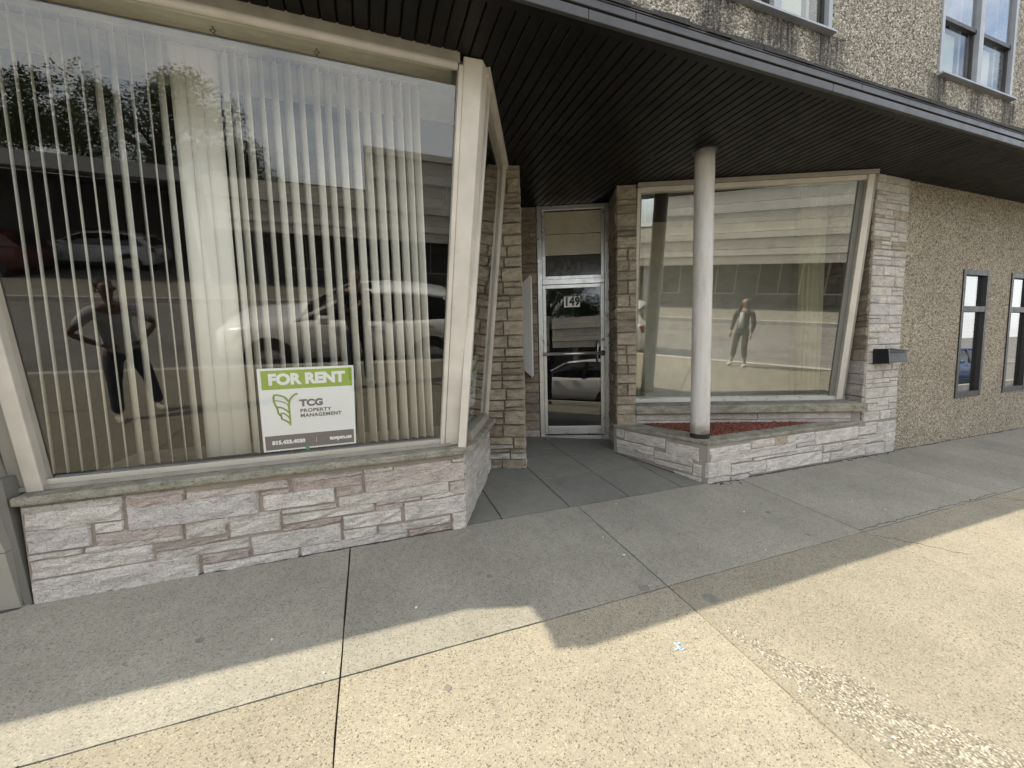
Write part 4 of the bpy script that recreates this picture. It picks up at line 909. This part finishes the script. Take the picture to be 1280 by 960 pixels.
def rent_sign(label, o, u, v, w, width, height):
    """o = lower left corner, u/v/w = right, up, outward."""
    o, u, v, w = Vector(o), Vector(u).normalized(), Vector(v).normalized(), Vector(w).normalized()
    root = thing('rent_sign', label, 'sign', tuple(o+u*width*.5), group=None)
    def rect(a0, a1, b0, b1, d0, d1):
        q = [o+u*a+v*b_+w*d0 for a, b_ in ((a0,b0),(a1,b0),(a1,b1),(a0,b1))]; return MB().hexa(q+[p+w*(d1-d0) for p in q])
    S = width/.55
    part('sign_panel', rect(0, width, 0, height, -.004, 0), 'sign_white', root)
    part('green_band', rect(.018*S, width-.012*S, height-.135*S, height-.014*S, .0002, .0008), 'sign_green', root)
    part('grey_band', rect(.012*S, width-.012*S, .010*S, .105*S, .0002, .0008), 'sign_grey', root)
    def tx(s, x, y, size, off, mat, sx=1, al='CENTER', sp=1.0):
        place_text('lettering', text_mesh(s, size*S, off*S, .0003, al, 0, sp), mat, o+u*x*S+v*y*S+w*.0016, u, v, w, root, sx)
    H = height/S
    tx('FOR RENT', .275, H-.075, .094, .0052, 'sign_white', 1.0)
    tx('TCG', .222, H-.235, .060, .0032, 'sign_grey', 1.1, 'LEFT'); tx('PROPERTY', .222, H-.285, .032, .0011, 'sign_grey', 1.1, 'LEFT', 1.12); tx('MANAGEMENT', .222, H-.318, .032, .0011, 'sign_grey', 1.05, 'LEFT', 1.1)
    tx('815.433.4030', .145, .056, .034, .002, 'sign_white', 1.02); tx('tcgpm.us', .455, .056, .036, .002, 'sign_white', 1.05)
    part('divider', rect(.305*S, .3065*S, .035*S, .075*S, .001, .0015), 'sign_white', root)
    lg = MB()
    def stroke(pts, r0):
        K = 14; P = []
        for i in range(K+1):                            # smooth curve through the control points
            t = i/K*(len(pts)-1); k_ = min(int(t), len(pts)-2); f = t-k_
            p0, p1, p2, p3 = [Vector(pts[max(0, min(len(pts)-1, k_+d))]) for d in (-1,0,1,2)]
            P.append(.5*((2*p1)+(-p0+p2)*f+(2*p0-5*p1+4*p2-p3)*f*f+(-p0+3*p1-3*p2+p3)*f**3))
        for a, b_ in zip(P, P[1:]):
            d = (b_-a); n_ = Vector((-d.y, d.x)).normalized()*r0; d = d.normalized()*r0*.4
            q = [a-d-n_, b_+d-n_, b_+d+n_, a-d+n_]; q = [o+u*p.x*S+v*p.y*S+w*.001 for p in q]; lg.hexa(q+[p+w*.0006 for p in q])
    y0 = H-.13
    stroke([(.160,y0-.245),(.162,y0-.18),(.160,y0-.12),(.168,y0-.075),(.195,y0-.045),(.212,y0-.04)], .0055)
    stroke([(.158,y0-.085),(.135,y0-.055),(.085,y0-.04),(.078,y0-.075),(.088,y0-.115),(.098,y0-.128)], .0055)
    stroke([(.090,y0-.118),(.118,y0-.125),(.145,y0-.145),(.160,y0-.165)], .0045); stroke([(.093,y0-.125),(.100,y0-.165),(.112,y0-.175)], .005)
    stroke([(.110,y0-.162),(.130,y0-.165),(.150,y0-.185),(.160,y0-.20)], .0042); stroke([(.112,y0-.17),(.116,y0-.20),(.135,y0-.212),(.155,y0-.23)], .005); stroke([(.085,y0-.075),(.12,y0-.085),(.15,y0-.105),(.16,y0-.125)], .003)
    part('leaf_logo', lg, 'sign_green', root)
    part('tape_tab', rect(.24*S, .262*S, -.012*S, .018*S, .002, .0028), 'tape_green', root)
    return root
off = Vector((0,.022,0))
bl = Vector((-.672,LY(.675),.675))+off; vL = Vector((.017,LY(1.226)-LY(.675),.551))
rent_sign('green and white for rent sign leaning behind the left display window', bl, (1,0,.004), vL, nL, .55, .545)
p1 = onP(579.5,516, en(-.66,3), EV); p2 = onP(594.5,508, en(-.66,3), EV)
n1 = p1.dot(NV)
rent_sign('second for rent sign turned sideways in the narrow side window', en(LE(.70)-.05, 2.95, .70), NV, en(LE(1.24)-LE(.70),0,.54), EV, .55, .545)

# ------------------------------------------------------------------ across the road (seen mirrored in the glass)
fb = thing('far_building', 'low cream fascia building across the road mirrored in the shop windows', 'building', (1, -15, FZ))
part('wall', MB().box(-5.2,13,-19.5,-15.5,FZ-.1,3.2), 'far_dark', fb)
for i, (z0, z1, y) in enumerate(((1.25,1.62,-12.9),(1.64,1.90,-12.82),(1.92,2.35,-12.9),(2.37,2.62,-12.8),(2.64,3.02,-12.9))):
    part('fascia_board', MB().box(-5.2,14,y-.3,y,z0,z1), 'far_cream' if i % 2 == 0 else 'far_white', fb)
for i, (z0, z1, y) in enumerate(((3.04,3.5,-13.0),(3.52,3.85,-12.9),(3.87,4.35,-13.0),(4.37,4.6,-12.88))):
    part('fascia_board', MB().box(.2,14,y-.3,y,z0,z1), 'far_cream' if i % 2 == 0 else 'far_white', fb)
part('canopy_soffit', MB().box(-5.2,14,-15.5,-13.2,1.28,1.34), 'far_grey', fb)
for x in (-4.0,-.2,9.6): part('pillar', MB().box(x,x+.28,-13.5,-13.2,FZ-.02,1.28), 'far_grey', fb)
for x in (-3.3,-.4,2.3,5.1,7.9): part('window_frame', MB().box(x-.08,x+1.78,-15.5,-15.47,FZ+.42,1.18), 'far_white', fb); part('window', MB().box(x,x+.82,-15.47,-15.45,FZ+.5,1.1), 'car_glass', fb); part('window', MB().box(x+.88,x+1.7,-15.47,-15.45,FZ+.5,1.1), 'car_glass', fb)
cpv = thing('carport', 'dark carport with pale ceiling and lamps across the road', 'carport', (-9, -15, FZ))
part('roof_slab', MB().hexa([(-14.5,-15,2.75),(-5.4,-27,2.75),(-5.6,-13.2,2.75),(-14.5,-13.2,2.75),(-14.5,-15,3.2),(-5.4,-27,3.2),(-5.6,-13.2,3.2),(-14.5,-13.2,3.2)]), 'far_grey', cpv)
part('back_wall', MB().hexa([(-14.5,-15.2,FZ-.1),(-5.4,-27.2,FZ-.1),(-5.4,-27,FZ-.1),(-14.5,-15,FZ-.1),(-14.5,-15.2,2.74),(-5.4,-27.2,2.74),(-5.4,-27,2.74),(-14.5,-15,2.74)]), 'far_dark', cpv)
for x in (-13.2,-5.9): part('post', MB().box(x,x+.2,-13.6,-13.4,FZ-.02,2.75), 'far_white', cpv)
for (x, y) in ((-8,-15.5),(-7.5,-19),(-6.6,-16.5)): part('ceiling_lamp', MB().tube([(x,y,2.70),(x,y,2.748)], .22, 14), 'far_white', cpv)
# SUVs
def make_suv(name, label, paint, loc, rz, group):
    root = thing(name, label, 'car', (0,0,0), 0, group)
    def loft(secs, ring):
        mb = MB(); n = len(ring(secs[0]))
        for s in secs: mb.v += [tuple(p) for p in ring(s)]
        for i in range(len(secs)-1):
            for j in range(n): mb.f.append((i*n+j, i*n+(j+1) % n, (i+1)*n+(j+1) % n, (i+1)*n+j))
        mb.f += [tuple(range(n)), tuple(range((len(secs)-1)*n, len(secs)*n))]
        return mb
    def ring(s):
        x, hw, zb, zt, cr = s; zm = (zb+zt)/2+.05
        h = [(hw*.86,zb),(hw*.98,zb+.10),(hw,zm),(hw*.975,zt-.12),(hw*cr,zt-.02),(hw*cr*.6,zt)]
        return [(x, y, z) for y, z in h]+[(x, -y, z) for y, z in reversed(h)]
    S = [(-2.25,.60,.42,.70,.8),(-2.20,.76,.30,.86,.86),(-2.0,.86,.24,.98,.86),(-1.6,.91,.22,1.03,.88),(-1.0,.92,.22,1.07,.88),(-.6,.925,.22,1.09,.9),(.6,.925,.22,1.09,.9),(1.5,.92,.22,1.11,.9),(2.0,.89,.26,1.10,.9),(2.2,.82,.34,1.04,.88),(2.27,.70,.45,.9,.85)]
    part('body', loft(S, ring), paint, root, smooth=True)
    def gring(s):
        x, hb, ht, z0, z1 = s; return [(x,-hb,z0),(x,hb,z0),(x,hb*.5+ht*.5+.03,(z0+z1)/2),(x,ht,z1),(x,-ht,z1),(x,-(hb*.5+ht*.5+.03),(z0+z1)/2)]
    part('window_band', loft([(-.95,.80,.79,1.04,1.06),(-.55,.83,.74,1.05,1.30),(-.05,.845,.68,1.05,1.53),(.6,.845,.68,1.05,1.58),(1.3,.84,.68,1.05,1.55),(1.75,.82,.68,1.05,1.46),(2.12,.74,.66,1.04,1.12)], gring), 'car_glass', root, smooth=False)
    part('roof', loft([(-.1,.66,1.515,1.54,.8),(.0,.71,1.52,1.58,.85),(.6,.72,1.56,1.63,.85),(1.3,.72,1.54,1.61,.85),(1.78,.70,1.46,1.54,.85),(1.95,.66,1.43,1.47,.85)], lambda s: [(s[0],-s[1],s[2]),(s[0],s[1],s[2]),(s[0],s[1]*s[4],s[3]),(s[0],-s[1]*s[4],s[3])]), paint, root, smooth=True)
    for sy in (-1, 1):
        part('pillar', MB().bar((-.98,.80*sy,1.05),(-.05,.70*sy,1.54),(0,1,0),(1,0,0),.03,.045), paint, root)
        part('pillar', MB().bar((.55,.86*sy,1.05),(.62,.70*sy,1.57),(0,1,0),(1,0,0),.02,.05), 'black_paint', root)
        part('pillar', MB().bar((2.10,.74*sy,1.05),(1.72,.69*sy,1.50),(0,1,0),(1,0,0),.04,.13), paint, root)
        part('mirror', MB().box(-.62,-.42,sy*.93-(.0 if sy > 0 else .18),sy*.93+(.18 if sy > 0 else .0),1.05,1.19), paint, root, bevel=.03)
        for dx in (-.05,.95): part('door_handle', MB().box(dx+.25,dx+.45,sy*.93-.012,sy*.93+.012,.94,.97), 'rim_metal', root)
        part('headlight', MB().hexa([(-2.23,sy*.55,.72),(-1.95,sy*.87,.74),(-1.95,sy*.80,.74),(-2.2,sy*.5,.72),(-2.22,sy*.55,.82),(-1.85,sy*.885,.88),(-1.85,sy*.82,.88),(-2.18,sy*.5,.82)]), 'lamp_clear', root)
        part('tail_light', MB().box(2.05,2.24,sy*.78-.06,sy*.78+.06,.85,1.02), 'lamp_red', root)
        part('side_skirt', MB().box(-.95,1.0,sy*.90-.03,sy*.90+.03,.21,.36), 'black_grey', root)
        for wx in (-1.42, 1.36):
            part('wheel_arch', MB().tube([(wx,sy*.60,.36),(wx,sy*.926,.36)], .405, 24), 'black_paint', root)
            wl = part('wheel', MB().tube([(wx,sy*.70,.33),(wx,sy*.74,.33),(wx,sy*.925,.33),(wx,sy*.94,.33)], [.30,.335,.335,.30], 26), 'tyre', root)
            part('rim', MB().tube([(wx,sy*.93,.33),(wx,sy*.948,.33)], .225, 20), 'rim_metal', wl)
    part('grille', MB().box(-2.262,-2.20,-.5,.5,.48,.66), 'black_paint', root)
    root.location = loc; root.rotation_euler = (0,0,rz)
    return root
suv = make_suv('parked_suv', 'white parked car at the kerb mirrored in the shop glass', 'car_white', (-.2,-3.0,rz_(-3.0)), 0, 'cars parked in the street'); suv.scale = (1,1,.94)
s2 = copy_tree(suv); s2.location = (-10.6,-17.0,FZ); s2['label'] = 'white car under the carport across the road'
s3 = copy_tree(suv); s3.location = (-13.4,-14.6,FZ); s3['label'] = 'dark red car beside the carport across the road'
for ch in list(bpy.data.objects):
    if ch.parent is s3 and ch.data and ch.data.materials[0].name == 'car_white':
        ch.data = ch.data.copy(); ch.data.materials[0] = MATS['car_dark']
s4 = copy_tree(suv); s4.location = (20.5,-3.2,rz_(-3.2)); s4['label'] = 'blue car parked farther along the kerb to the right'
for ch in list(bpy.data.objects):
    if ch.parent is s4 and ch.data and ch.data.materials[0].name == 'car_white':
        ch.data = ch.data.copy(); ch.data.materials[0] = simple('car_blue', (.03,.07,.18), .22, var=.01, spec=.6)
# street tree
tr_ = thing('street_tree', 'leafy tree beyond the carport mirrored in the left window', 'tree', (-9.5, -22, FZ))
tb = MB(); tb.tube([(-9.5,-22,FZ),(-9.45,-22,1.2),(-9.3,-21.9,3.0),(-9.4,-22,5.2)], [.32,.26,.2,.09], 10)
rn = random.Random(12)
for i in range(9):
    a = rn.uniform(0, 6.28); z = rn.uniform(2.3, 4.6); tb.tube([(-9.4,-22,z),(-9.4+1.4*math.cos(a),-22+1.4*math.sin(a),z+1.1),(-9.4+2.7*math.cos(a),-22+2.7*math.sin(a),z+1.7)], [.11,.07,.03], 6)
part('trunk', tb, 'bark', tr_)
lf = MB(); cl = [(rn.uniform(-16,-6.2), rn.gauss(-22,1.2), rn.uniform(3.2,6.6)) for _ in range(80)]+[(rn.gauss(-5.6,.5), rn.gauss(-22,.8), rn.uniform(2.4,5.0)) for _ in range(14)]+[(rn.gauss(-8.2,.5), rn.gauss(-22,.6), rn.uniform(6.2,7.4)) for _ in range(8)]
for (cx_, cy_, cz_) in cl:
    rr = rn.uniform(.6,1.15)
    for _ in range(480):
        d = Vector((rn.gauss(0,1), rn.gauss(0,1), rn.gauss(0,.8))).normalized()*rr*rn.uniform(.45,1); c_ = Vector((cx_,cy_,cz_))+d; s = rn.uniform(.04,.08)
        u = Vector((rn.gauss(0,1), rn.gauss(0,1), rn.gauss(0,1))).normalized(); w_ = u.orthogonal().normalized()
        lf.add([c_-u*s, c_+w_*s*.6, c_+u*s, c_-w_*s*.6], [(0,1,2,3)])
part('crown', lf, 'leaf', tr_)

# ------------------------------------------------------------------ people (mirrored in the glass)
def skin(name, verts, edges, mat, parent, root=0, sub=2):
    me = bpy.data.meshes.new(name); me.from_pydata([v[0] for v in verts], edges, []); me.update()
    o = bpy.data.objects.new(name, me); COL.objects.link(o)
    md = o.modifiers.new('skin', 'SKIN'); md.use_smooth_shade = True
    for i, v in enumerate(verts):
        sv = me.skin_vertices[0].data[i]; r = v[1]; sv.radius = r if hasattr(r, '__len__') else (r, r); sv.use_root = i == root
    ss = o.modifiers.new('sub', 'SUBSURF'); ss.levels = ss.render_levels = sub
    dg = bpy.context.evaluated_depsgraph_get(); dg.update(); m2 = bpy.data.meshes.new_from_object(o.evaluated_get(dg))
    COL.objects.unlink(o); bpy.data.objects.remove(o); m2.materials.clear(); m2.materials.append(MATS[mat]); m2.name = name
    m2.polygons.foreach_set('use_smooth', [True]*len(m2.polygons))
    ob = bpy.data.objects.new(name, m2); COL.objects.link(ob); ob.parent = parent; return ob
def hand(wr, tip, side, mat, parent):
    wr, tip = Vector(wr), Vector(tip); d = (tip-wr).normalized(); sdir = Vector(side).normalized(); nrm = d.cross(sdir).normalized()
    V = [(wr, .022), (wr+d*.045, (.032,.018)), (wr+d*.085, (.036,.016))]; Ed = [(0,1),(1,2)]
    for k_, (off_, L) in enumerate(((-.03,.065),(-.01,.078),(.01,.074),(.03,.058))):
        b0 = wr+d*.09+sdir*off_; i0 = len(V); V += [(b0, .009), (b0+d*L*.5+nrm*.008, .0085), (b0+d*L*.9+nrm*.026, .007)]; Ed += [(2,i0),(i0,i0+1),(i0+1,i0+2)]
    i0 = len(V); V += [(wr+d*.035-sdir*.035, .010), (wr+d*.07-sdir*.055+nrm*.012, .009), (wr+d*.095-sdir*.058+nrm*.02, .008)]; Ed += [(1,i0),(i0,i0+1),(i0+1,i0+2)]
    return skin('hand', V, Ed, mat, parent, 0, 1)
def person(label, loc, rz, h, J, top, bottom, shoe, skin_m, hair_long, sleeve, w=1.0, hem=.12, coat=None):
    root = thing('person', label, 'person', loc, rz); root.scale = (h/1.75,)*3
    Lm = lambda a, b_, t: tuple(Vector(a)+(Vector(b_)-Vector(a))*t)
    V = [((0,0,.97),(.125*w,.095)), ((0,0,1.12),(.115*w,.085)), ((0,.0,1.30),(.14*w,.10)), ((0,0,1.43),(.12*w,.085)), ((0,.01,1.50),.055), ((0,.015,1.555),.05), ((0,.03,1.60),(.068,.085)), ((0,.02,1.68),(.075,.095)), ((0,.01,1.735),(.05,.065))]
    Ed = [(0,1),(1,2),(2,3),(3,4),(4,5),(5,6),(6,7),(7,8)]
    for s in ('l','r'):
        sh, el, wr = J['sh'+s], J['el'+s], J['wr'+s]; i = len(V)
        V += [(sh,.058*w), (Lm(sh,el,.5),.048), (el,.04), (Lm(el,wr,.45),.037), (wr,.025)]; Ed += [(3,i),(i,i+1),(i+1,i+2),(i+2,i+3),(i+3,i+4)]
        hp, kn, an = J['hp'+s], J['kn'+s], J['an'+s]; i = len(V)
        V += [(hp,.09*w), (Lm(hp,kn,.5),.075), (kn,.055), (Lm(kn,an,.35),.055), (an,.036)]; Ed += [(0,i),(i,i+1),(i+1,i+2),(i+2,i+3),(i+3,i+4)]
    skin('body', V, Ed, skin_m, root)
    for s, sd_ in (('l',1),('r',-1)):
        hand(J['wr'+s], J['ha'+s], (0,sd_*.6,.4) if abs(J['ha'+s][0]-J['wr'+s][0]) > .05 else (0,1,0), skin_m, root)
        an = Vector(J['an'+s]); skin('shoe', [((an.x,an.y-.05,.045),.042),((an.x*1.02,an.y+.06,.045),.044),((an.x*1.08,an.y+.16,.032),.036)], [(0,1),(1,2)], shoe, root, 1, 2)
    T = [((0,0,.97-hem-.04),(.172*w,.135)), ((0,0,.98),(.168*w,.128)), ((0,0,1.12),(.152*w,.118)), ((0,0,1.30),(.172*w,.126)), ((0,0,1.425),(.13*w,.096)), ((0,.005,1.48),.07)]; Te = [(0,1),(1,2),(2,3),(3,4),(4,5)]
    for s in ('l','r'):
        sh, el, wr = J['sh'+s], J['el'+s], J['wr'+s]; i = len(T); T += [(sh,.072*w), (Lm(sh,el,.45),.062)]; Te += [(4,i),(i,i+1)]
        if sleeve == 'short': T += [(Lm(sh,el,.7),.06)]; Te += [(i+1,i+2)]
        else: T += [(el,.053), (Lm(el,wr,.9),.04)]; Te += [(i+1,i+2),(i+2,i+3)]
    skin('top', T, Te, top, root)
    B = [((0,0,1.05),(.155*w,.12)), ((0,0,.92),(.165*w,.125))]; Be = [(0,1)]
    for s in ('l','r'):
        hp, kn, an = J['hp'+s], J['kn'+s], J['an'+s]; i = len(B); B += [(hp,.105*w), (Lm(hp,kn,.5),.09*w), (kn,.074), (Lm(kn,an,.5),.07), (Lm(kn,an,J.get('cuff',.95)),.066)]; Be += [(1,i),(i,i+1),(i+1,i+2),(i+2,i+3),(i+3,i+4)]
    skin('trousers', B, Be, bottom, root)
    Hh = [((0,-.005,1.765),(.075,.085)), ((0,-.03,1.71),(.098,.098)), ((0,-.05,1.63),(.088,.065))]
    He = [(0,1),(1,2)]
    if hair_long:
        Hh += [((0,-.07,1.5),(.09,.045)), ((.0,-.085,1.34),(.075,.035)), ((.092,.03,1.60),(.035,.055)), ((.11,.08,1.34),(.045,.04)), ((-.092,.03,1.60),(.035,.055)), ((-.11,.08,1.34),(.045,.04))]; He += [(2,3),(3,4),(1,5),(5,6),(1,7),(7,8)]
    skin('hair', Hh, He, 'hair_dark', root)
    for x in (-.03,.03): part_l('eye', MB().tube([(x,.112,1.655),(x,.122,1.655)], .011, 8), 'ink_black', root)
    part_l('nose', MB().tube([(0,.10,1.665),(0,.135,1.625),(0,.115,1.618)], [.008,.014,.009], 8), skin_m, root); part_l('mouth', MB().box(-.024,.024,.105,.119,1.585,1.593), 'red_paint', root)
    for s in (-1,1): part_l('ear', MB().tube([(s*.075,.01,1.67),(s*.09,.005,1.64),(s*.076,.012,1.615)], [.012,.018,.010], 8), skin_m, root)
    return root
def part_l(name, mb, mat, parent):
    o = bpy.data.objects.new(name, mb.mesh(name, mat, True)); COL.objects.link(o); o.parent = parent; return o
stand = dict(shl=(-.19,0,1.40), shr=(.19,0,1.40), hpl=(-.10,0,.90), hpr=(.10,0,.90), knl=(-.115,.02,.50), knr=(.115,.02,.50), anl=(-.125,0,.09), anr=(.125,0,.09),
             ell=(-.25,-.02,1.13), elr=(.25,-.02,1.13), wrl=(-.255,.06,.90), wrr=(.255,.06,.90), hal=(-.25,.10,.73), har=(.25,.10,.73))
jm = dict(stand, ell=(-.40,-.05,1.17), elr=(.40,-.05,1.17), wrl=(-.20,.08,1.02), wrr=(.20,.08,1.02), hal=(-.10,.13,.98), har=(.10,.13,.98), knl=(-.17,.03,.5), knr=(.17,.03,.5), anl=(-.22,.02,.09), anr=(.22,-.04,.09))
person('man in a white t-shirt and dark trousers with hands on his hips', (-2.48,.22,gz(-2.48,.22)), R_(-40), 1.50, jm, 'cloth_white', 'cloth_navy', 'shoe_light', 'skin_dark', False, 'short', 1.1)
jw = dict(stand, knl=(-.12,.03,.5), anl=(-.15,.03,.09), anr=(.17,-.02,.09), cuff=.6)
wom = person('woman with long dark hair, dark cardigan, pale top and cropped trousers', (4.22,-1.40,gz(4.22,-1.40)), R_(28), 1.52, jw, 'cloth_black', 'cloth_olive', 'shoe_light', 'skin', True, 'long', .92)
part_l('blouse', MB().hexa([(-.07,.10,1.02),(.07,.10,1.02),(.07,.12,1.02),(-.07,.12,1.02),(-.05,.105,1.42),(.05,.105,1.42),(.05,.13,1.40),(-.05,.13,1.40)]), 'cloth_white', wom)
jp = dict(stand, ell=(-.24,.10,1.14), elr=(.24,.10,1.14), wrl=(-.10,.27,1.26), wrr=(.10,.27,1.26), hal=(-.05,.34,1.34), har=(.05,.34,1.34))
pho = person('person in dark clothes holding up a phone to photograph the shop', (-.14,-.42,gz(0,-.42)), R_(-19), 1.70, jp, 'cloth_black', 'cloth_navy', 'cloth_black', 'skin', False, 'long', 1.0)
ph = tag(part('phone', MB().hexa([(-.075,-.035,1.26),(.075,-.085,1.26),(.075,-.077,1.26),(-.075,-.027,1.26),(-.075,-.035,1.34),(.075,-.085,1.34),(.075,-.077,1.34),(-.075,-.027,1.34)]), 'black_paint'), 'black phone held up by the photographer', 'phone')
